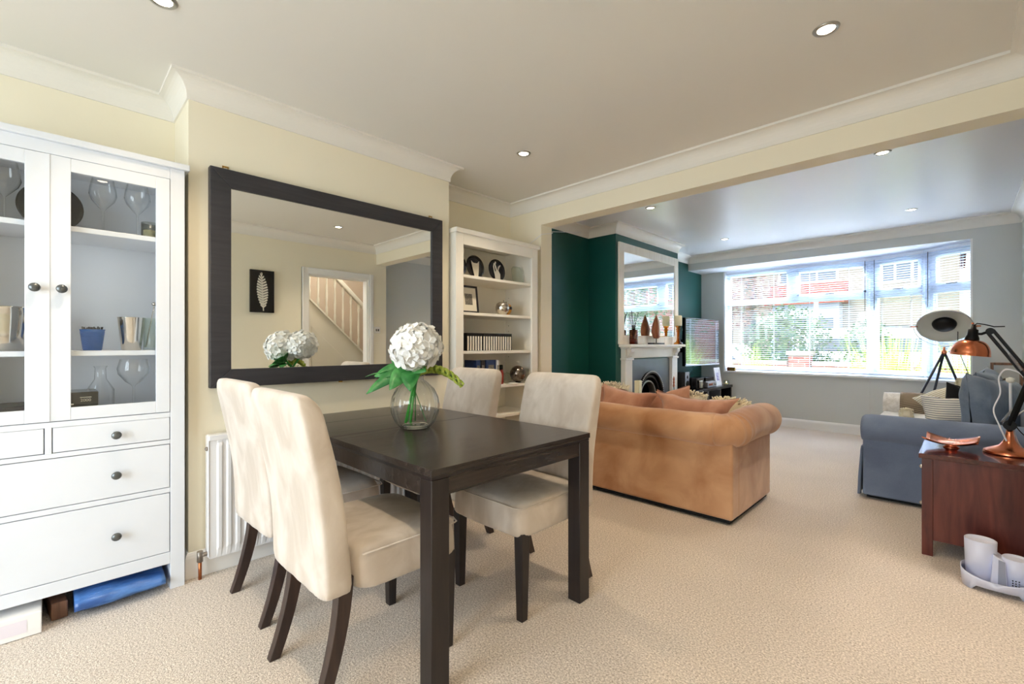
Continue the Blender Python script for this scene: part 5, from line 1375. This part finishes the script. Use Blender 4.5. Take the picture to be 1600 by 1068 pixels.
# ------------------------------------------------------------------ television, bench and what stands on it
tv = thing('television', 'wall-side flat television reflecting the garden, beside the fireplace', 'television', (-2.55, 6.33, 1.16))
ta, tbv = Vector((-2.56, 5.84, 0)), Vector((-2.50, 6.84, 0))
tdv = (tbv - ta); TL = tdv.length; tang = math.atan2(tdv.y, tdv.x)
TM = Matrix.Translation((ta.x, ta.y, .845)) @ Matrix.Rotation(tang, 4, 'Z')
MB().box((0, 0, 0), (TL, .045, .64)).xf(TM).build('housing', M['black_plastic'], tv, bevel=.004)
MB().box((.012, -.003, .016), (TL - .012, .002, .628)).xf(TM).build('screen', M['tv_screen'], tv)
MB().box((.0, -.006, .0), (TL, .0, .014)).xf(TM).build('bottom_bezel', M['silver_plastic'], tv)
MB().box((TL * .5 - .03, -.008, .002), (TL * .5 + .03, -.005, .01)).xf(TM).build('badge', M['chrome'], tv)
MB().box((TL * .35, .04, .18), (TL * .65, .10, .46)).xf(TM).build('rear_bulge', M['black_plastic'], tv, bevel=.01)
MB().box((-2.86, 6.22, 1.02), (-2.60, 6.40, 1.2)).build('wall_bracket', M['black_metal'], tv)
tag(MB().tube(smooth_path([(-2.62, 6.25, .86), (-2.66, 6.22, .72), (-2.70, 6.15, .60)]), .003, 6).build('tv_cable', M['black_plastic']), 'thin black cable hanging below the television', 'cable')
tu = thing('tv_bench', 'low black-brown television bench with open shelves', 'tv bench', (-2.42, 6.2, 0))
G = M['black_gloss_wood']; ux0, ux1, uy0, uy1, uz = -2.612, -2.33, 5.645, 6.90, .555
MB().box((ux0, uy0, uz - .035), (ux1, uy1, uz)).build('top_board', G, tu, bevel=.003)
for y in (uy0 + .01, uy1 - .05): MB().box((ux0 + .01, y, 0), (ux1 - .01, y + .04, uz - .035)).build('side_board', G, tu, bevel=.002)
for y in (6.05, 6.48): MB().box((ux0 + .01, y, .06), (ux1 - .015, y + .012, uz - .035)).build('divider', M['silver_plastic'], tu)
MB().box((ux0 + .01, uy0 + .05, .25), (ux1 - .02, uy1 - .05, .268)).build('shelf', G, tu)
MB().box((ux0 + .01, uy0 + .05, .04), (ux1 - .015, uy1 - .05, .07)).build('bottom_board', G, tu)
MB().box((ux0, uy0 + .01, .04), (ux0 + .01, uy1 - .01, uz - .035)).build('back_board', G, tu)
UZ = uz + .0005
spk = thing('speaker', 'black box loudspeaker with a silver front edge on the tv bench', 'speaker', (-2.42, 5.63, UZ))
MB().box((-2.60, 5.67, UZ), (-2.49, 5.78, UZ + .22)).build('cabinet_box', M['black_plastic'], spk, bevel=.003)
MB().box((-2.49, 5.667, UZ), (-2.482, 5.783, UZ + .222)).build('silver_front', M['silver_plastic'], spk, bevel=.002)
for z, r in ((.07, .045), (.16, .022)): MB().lathe([(r, 0), (r * .9, .003), (.001, .001)], (-2.482, 5.725, UZ + z), 24, mat=Matrix.Rotation(PI / 2, 3, 'Y')).build('driver', M['black_metal'], spk)
md = thing('docking_radio', 'glossy black docking radio beside the loudspeaker', 'radio', (-2.42, 5.90, UZ))
MB().box((-2.58, 5.82, UZ), (-2.40, 6.04, UZ + .14)).build('case', M['black_plastic'], md, bevel=.006)
MB().rings([sring(-2.385, 5.905, UZ + z, .018, .045, 24, 2.4) for z in (.012, .02, .10, .11)]).build('chrome_front', M['chrome'], md)
MB().lathe([(.022, 0), (.020, .004), (.001, .004)], (-2.40, 5.99, UZ + .06), 20, mat=Matrix.Rotation(PI / 2, 3, 'Y')).build('dial', M['silver_plastic'], md)
hf = thing('hifi_unit', 'silver stereo receiver stacked under a slimmer player on the tv bench', 'stereo', (-2.42, 6.20, UZ))
MB().box((-2.60, 6.10, UZ + .006), (-2.37, 6.40, UZ + .075)).build('receiver', M['silver_plastic'], hf, bevel=.004)
MB().box((-2.59, 6.11, UZ + .085), (-2.40, 6.39, UZ + .135)).build('player', M['black_plastic'], hf, bevel=.004)
MB().box((-2.41, 6.13, UZ + .075), (-2.58, 6.37, UZ + .085)).build('spacer', M['silver_plastic'], hf)
MB().box((-2.369, 6.13, UZ + .03), (-2.3675, 6.26, UZ + .055)).build('display', M['copper'], hf)
MB().lathe([(.018, 0), (.016, .012), (.001, .012)], (-2.37, 6.34, UZ + .042), 20, mat=Matrix.Rotation(PI / 2, 3, 'Y')).build('volume_knob', M['chrome'], hf)
wf = thing('photo_frame', 'white photo frame with a lilac picture on the tv bench', 'photo frame', (-2.40, 6.56, UZ))
pframe(wf, -2.40, 6.56, UZ, .20, .255, .032, M['trim'], M['paper_white'], M['photo'], lean=.14, mount=.22)
tq = thing('tealight_holder', 'small glass holder with a lit tealight on the tv bench', 'candle', (-2.375, 6.78, UZ))
MB().lathe([(.025, 0), (.034, .01), (.040, .035), (.034, .062), (.032, .062), (.037, .035), (.030, .008), (.001, .006)], (-2.375, 6.78, UZ), 24, cap=False).build('cup', M['cut_glass'], tq)
MB().lathe([(.001, .008), (.024, .008), (.024, .028), (.001, .028)], (-2.375, 6.78, UZ), 18).build('tealight', M['candle'], tq)
MB().lathe([(.0005, .028), (.005, .036), (.003, .046), (.0004, .054)], (-2.375, 6.78, UZ), 10).build('flame', M['flame'], tq)
gd = thing('brass_box', 'small brass box standing on the left end of the window sill', 'box', (-2.38, 7.11, .742))
MB().box((-2.44, 7.085, .7425), (-2.36, 7.125, .795)).build('box_front', M['brass'], gd, bevel=.002)
MB().box((-2.475, 7.085, .7425), (-2.442, 7.125, .795)).build('box_side', M['wood_carved'], gd, bevel=.002)

# ------------------------------------------------------------------ the street outside the bay
GZ = -.30
gs = MB().box((-30, 7.4, GZ - .1), (30, 11.2, GZ)).build('ground_lawn', M['grass']); struct(gs)
struct(MB().box((-40, 11.2, GZ - .1), (40, 60, GZ - .01)).build('ground_street', M['tarmac']))
struct(MB().box((-12, -12, GZ - .1), (8, -1.82, GZ)).build('ground_terrace', plain('pale_paving', rgb(190, 184, 172), .9, var=.06, vs=4)))
for xa, xb, lab in ((-14, -5.82, 'stretch of low red brick garden wall left of both piers'), (-5.38, -2.57, 'stretch of low red brick garden wall between the two piers'), (-2.13, 6, 'stretch of low red brick garden wall right of both piers')):
    gw = thing('garden_wall', lab, 'wall', ((xa + xb) / 2, 10.9, GZ), 0, 'front garden walls')
    MB().box((xa, 10.8, GZ), (xb, 11.02, .72)).build('brickwork', M['brick'], gw)
    MB().box((xa, 10.77, .72), (xb, 11.05, .78)).build('coping', M['render'], gw)
for k, x in enumerate((-2.35, -5.6)):
    tgp = thing('gate_pier', 'brick gate pier with a white cap, %s one of two' % ('right-hand' if k == 0 else 'left-hand'), 'pier', (x, 10.9, GZ), 0)
    MB().box((x - .18, 10.74, GZ), (x + .18, 11.08, .92)).build('pier_body', M['brick'], tgp)
    MB().box((x - .22, 10.70, .92), (x + .22, 11.12, 1.0)).build('pier_cap', M['render'], tgp, bevel=.01)
def leafy(mb, c, R, n, s, seed, shell=.55):
    random.seed(seed)
    for k in range(n):
        d = Vector((random.gauss(0, 1), random.gauss(0, 1), random.gauss(0, 1))).normalized()
        q = random.uniform(shell, 1.0) * (1 + .18 * noise.noise(d * 2.3 + Vector((seed, 0, 0))))
        p = Vector(c) + Vector((d.x * R[0], d.y * R[1], d.z * R[2])) * q
        a = Vector((random.uniform(-1, 1), random.uniform(-1, 1), random.uniform(-1, 1))).normalized(); b_ = a.cross(d)
        if b_.length < .05: continue
        b_.normalize(); ss = s * random.uniform(.6, 1.3)
        mb.add([p, p + a * ss * .5 + b_ * ss * .35, p + a * ss, p + a * ss * .5 - b_ * ss * .35], [(0, 1, 2, 3)])
def shrub(name, label, c, R, n, s, mat, seed, trunk=None, cat='shrub'):
    t = thing(name, label, cat, (c[0], c[1], GZ))
    mb = MB(); leafy(mb, c, R, n, s, seed); mb.build('foliage', mat, t)
    w = MB(); w.tube([(c[0], c[1], GZ), (c[0] + .03, c[1], c[2] - R[2] * .3), (c[0], c[1] + .03, c[2] + R[2] * .2)], .03 if trunk is None else trunk, 8)
    w.build('trunk', M['bark'], t)
shrub('evergreen_shrub', 'large rounded dark green shrub behind the left of the garden wall', (-2.95, 12.4, 1.05), (1.0, .85, 1.0), 3000, .09, M['hedge'], 5)
shrub('flowering_shrub', 'sparser light green shrub beside the gate pier, right of the large one', (-1.40, 12.0, 1.05), (.48, .45, .62), 900, .08, M['hedge'], 6)
shrub('street_tree', 'russet twiggy tree across the street behind the left pane', (-7.2, 21, 3.3), (2.3, 1.6, 1.7), 1500, .16, M['pink_leaf'], 7, .10, 'tree')
shrub('street_tree', 'green street tree far to the right of the bay', (4.5, 17, 2.9), (1.8, 1.5, 2.0), 1500, .16, M['hedge'], 8, .12, 'tree')
shrub('evergreen_shrub', 'green shrub at the far left end of the front garden', (-6.8, 12.4, 1.0), (1.1, .8, .9), 1500, .1, M['hedge'], 9)
def blades(label, x, y, n, h, sp, seed):
    random.seed(seed); mb = MB()
    for k in range(n):
        a = random.uniform(0, 2 * PI); r_ = random.uniform(0, sp); L = h * random.uniform(.7, 1.05)
        p = Vector((x + r_ * math.cos(a), y + r_ * math.sin(a) * .6, GZ)); d = Vector((math.cos(a), math.sin(a), 0)) * random.uniform(.05, .35); g = Vector((-d.y, d.x, 0)).normalized() * .014
        pts = [p + d * L * (t_ ** 2) + Vector((0, 0, L * (t_ - .15 * t_ * t_ * d.length * 3))) for t_ in (0, .35, .7, 1)]
        vs = []
        for i, q in enumerate(pts): vs += [q - g * (1 - i / 3.2), q + g * (1 - i / 3.2)]
        mb.add(vs, [(0, 1, 3, 2), (2, 3, 5, 4), (4, 5, 7, 6)])
    tag(mb.build('grassy_plant', M['lime_leaf']), label, 'plant')
blades('tall yellow-green strappy plant close outside the right-hand panes', -.72, 8.6, 260, 1.75, .45, 3)
blades('small yellow-green strappy plant outside the left of the bay', -2.75, 9.2, 90, 1.5, .18, 4)
blades('tall strappy plant outside the last pane of the bay', .1, 9.0, 140, 1.6, .3, 5)
def car(label, x0, y0, L, Wd, Ht, van, ):
    t = thing('van' if van else 'parked_car', label, 'van' if van else 'car', (x0 + L / 2, y0 + Wd / 2, GZ))
    z0 = GZ + .22
    if van: side = [(0, z0), (L, z0), (L, z0 + .75), (L - .25, z0 + .95), (L - .95, GZ + Ht), (.05, GZ + Ht), (0, GZ + Ht - .2)]
    else: side = [(0, z0), (L, z0), (L, z0 + .42), (L - .95, z0 + .62), (L - 1.55, GZ + Ht), (L - 2.9, GZ + Ht), (.25, z0 + .72), (0, z0 + .55)]
    MB().prism([(x0 + a, b) for a, b in side], y0, y0 + Wd, 'XZ').build('bodywork', M['car_white'], t, bevel=.08, seg=3)
    if van: win = [(.4, GZ + 1.25), (L - .55, GZ + 1.25), (L - .85, GZ + 1.58), (.4, GZ + 1.58)]
    else: win = [(L - 3.3, z0 + .66), (L - 1.2, z0 + .66), (L - 1.68, GZ + Ht - .08), (L - 2.85, GZ + Ht - .08)]
    MB().prism([(x0 + a, b) for a, b in win], y0 - .01, y0 + .02, 'XZ').build('side_window', M['grey_window'], t)
    for a in (.75, L - .8):
        wh = MB().lathe([(.31, -.1), (.33, -.08), (.33, .08), (.31, .1)], (x0 + a, y0 + .08, GZ + .33), 24, mat=Matrix.Rotation(PI / 2, 3, 'X')).build('wheel', M['tyre'], t)
        MB().lathe([(.19, 0), (.18, .02), (.001, .02)], (x0 + a, y0 - .02, GZ + .33), 18, mat=Matrix.Rotation(PI / 2, 3, 'X')).build('hubcap', M['silver_plastic'], wh)
car('white car parked across the street behind the shrubs', -7.6, 14.5, 4.1, 1.7, 1.45, False)
car('white panel van parked across the street behind the tall plants', -3.3, 14.6, 4.6, 1.9, 1.85, True)
tag(MB().tube([(-2.55, 13.4, GZ), (-2.55, 13.4, 2.3)], .05, 12).build('street_post', M['street_grey']), 'pale grey post at the kerb seen through the flat pane', 'post')
def house(x, label, mat, seed):
    t = thing('house', label, 'house', (x + 3.5, 27, GZ))
    MB().box((x, 24, GZ), (x + 7, 32, 5.0)).build('house_wall', mat, t)
    MB().prism([(23.5, 5.0), (32.5, 5.0), (28, 8.2)], x - .2, x + 7.2, 'YZ').build('roof', M['tile_roof'], t)
    bay = MB().box((x + .8, 23.2, GZ), (x + 3.4, 24, 2.9)).build('bay_front', M['upvc'], t)
    MB().prism([(22.95, 2.9), (24.0, 2.9), (24.0, 3.85)], x + .6, x + 3.6, 'YZ').build('bay_roof', M['tile_roof'], t)
    for (a, b, c_, d_, yy) in ((.95, 3.25, .7, 2.3, 23.2), (1.0, 3.2, 3.95, 4.8, 24), (4.6, 6.2, 3.7, 4.8, 24)):
        w_ = MB().box((x + a - .06, yy - .04, c_ - .06), (x + b + .06, yy, d_ + .06)).build('window', M['upvc'], t)
        mbp = MB(); m_ = 3
        for k in range(m_):
            mbp.box((x + a + (b - a) * k / m_ + .04, yy - .05, c_), (x + a + (b - a) * (k + 1) / m_ - .04, yy - .035, d_))
        mbp.build('window_panes', M['grey_window'], w_)
    MB().box((x + 4.8, 23.93, GZ), (x + 5.8, 24, 1.9)).build('front_door', M['slate'], t)
    MB().box((x + 5.9, 27.5, 7.4), (x + 6.6, 28.5, 9.0)).build('chimney_stack', M['brick'], t)
house(-22.2, 'red brick house furthest to the left across the street', M['brick'], 1)
house(-14.6, 'pale rendered house across the street behind the russet tree', M['render'], 2)
house(-7.0, 'cream rendered house across the street opposite the bay window', M['render'], 3)
house(.6, 'red brick house across the street to the right', M['brick'], 4)
house(8.2, 'rendered house furthest to the right across the street', M['render'], 5)
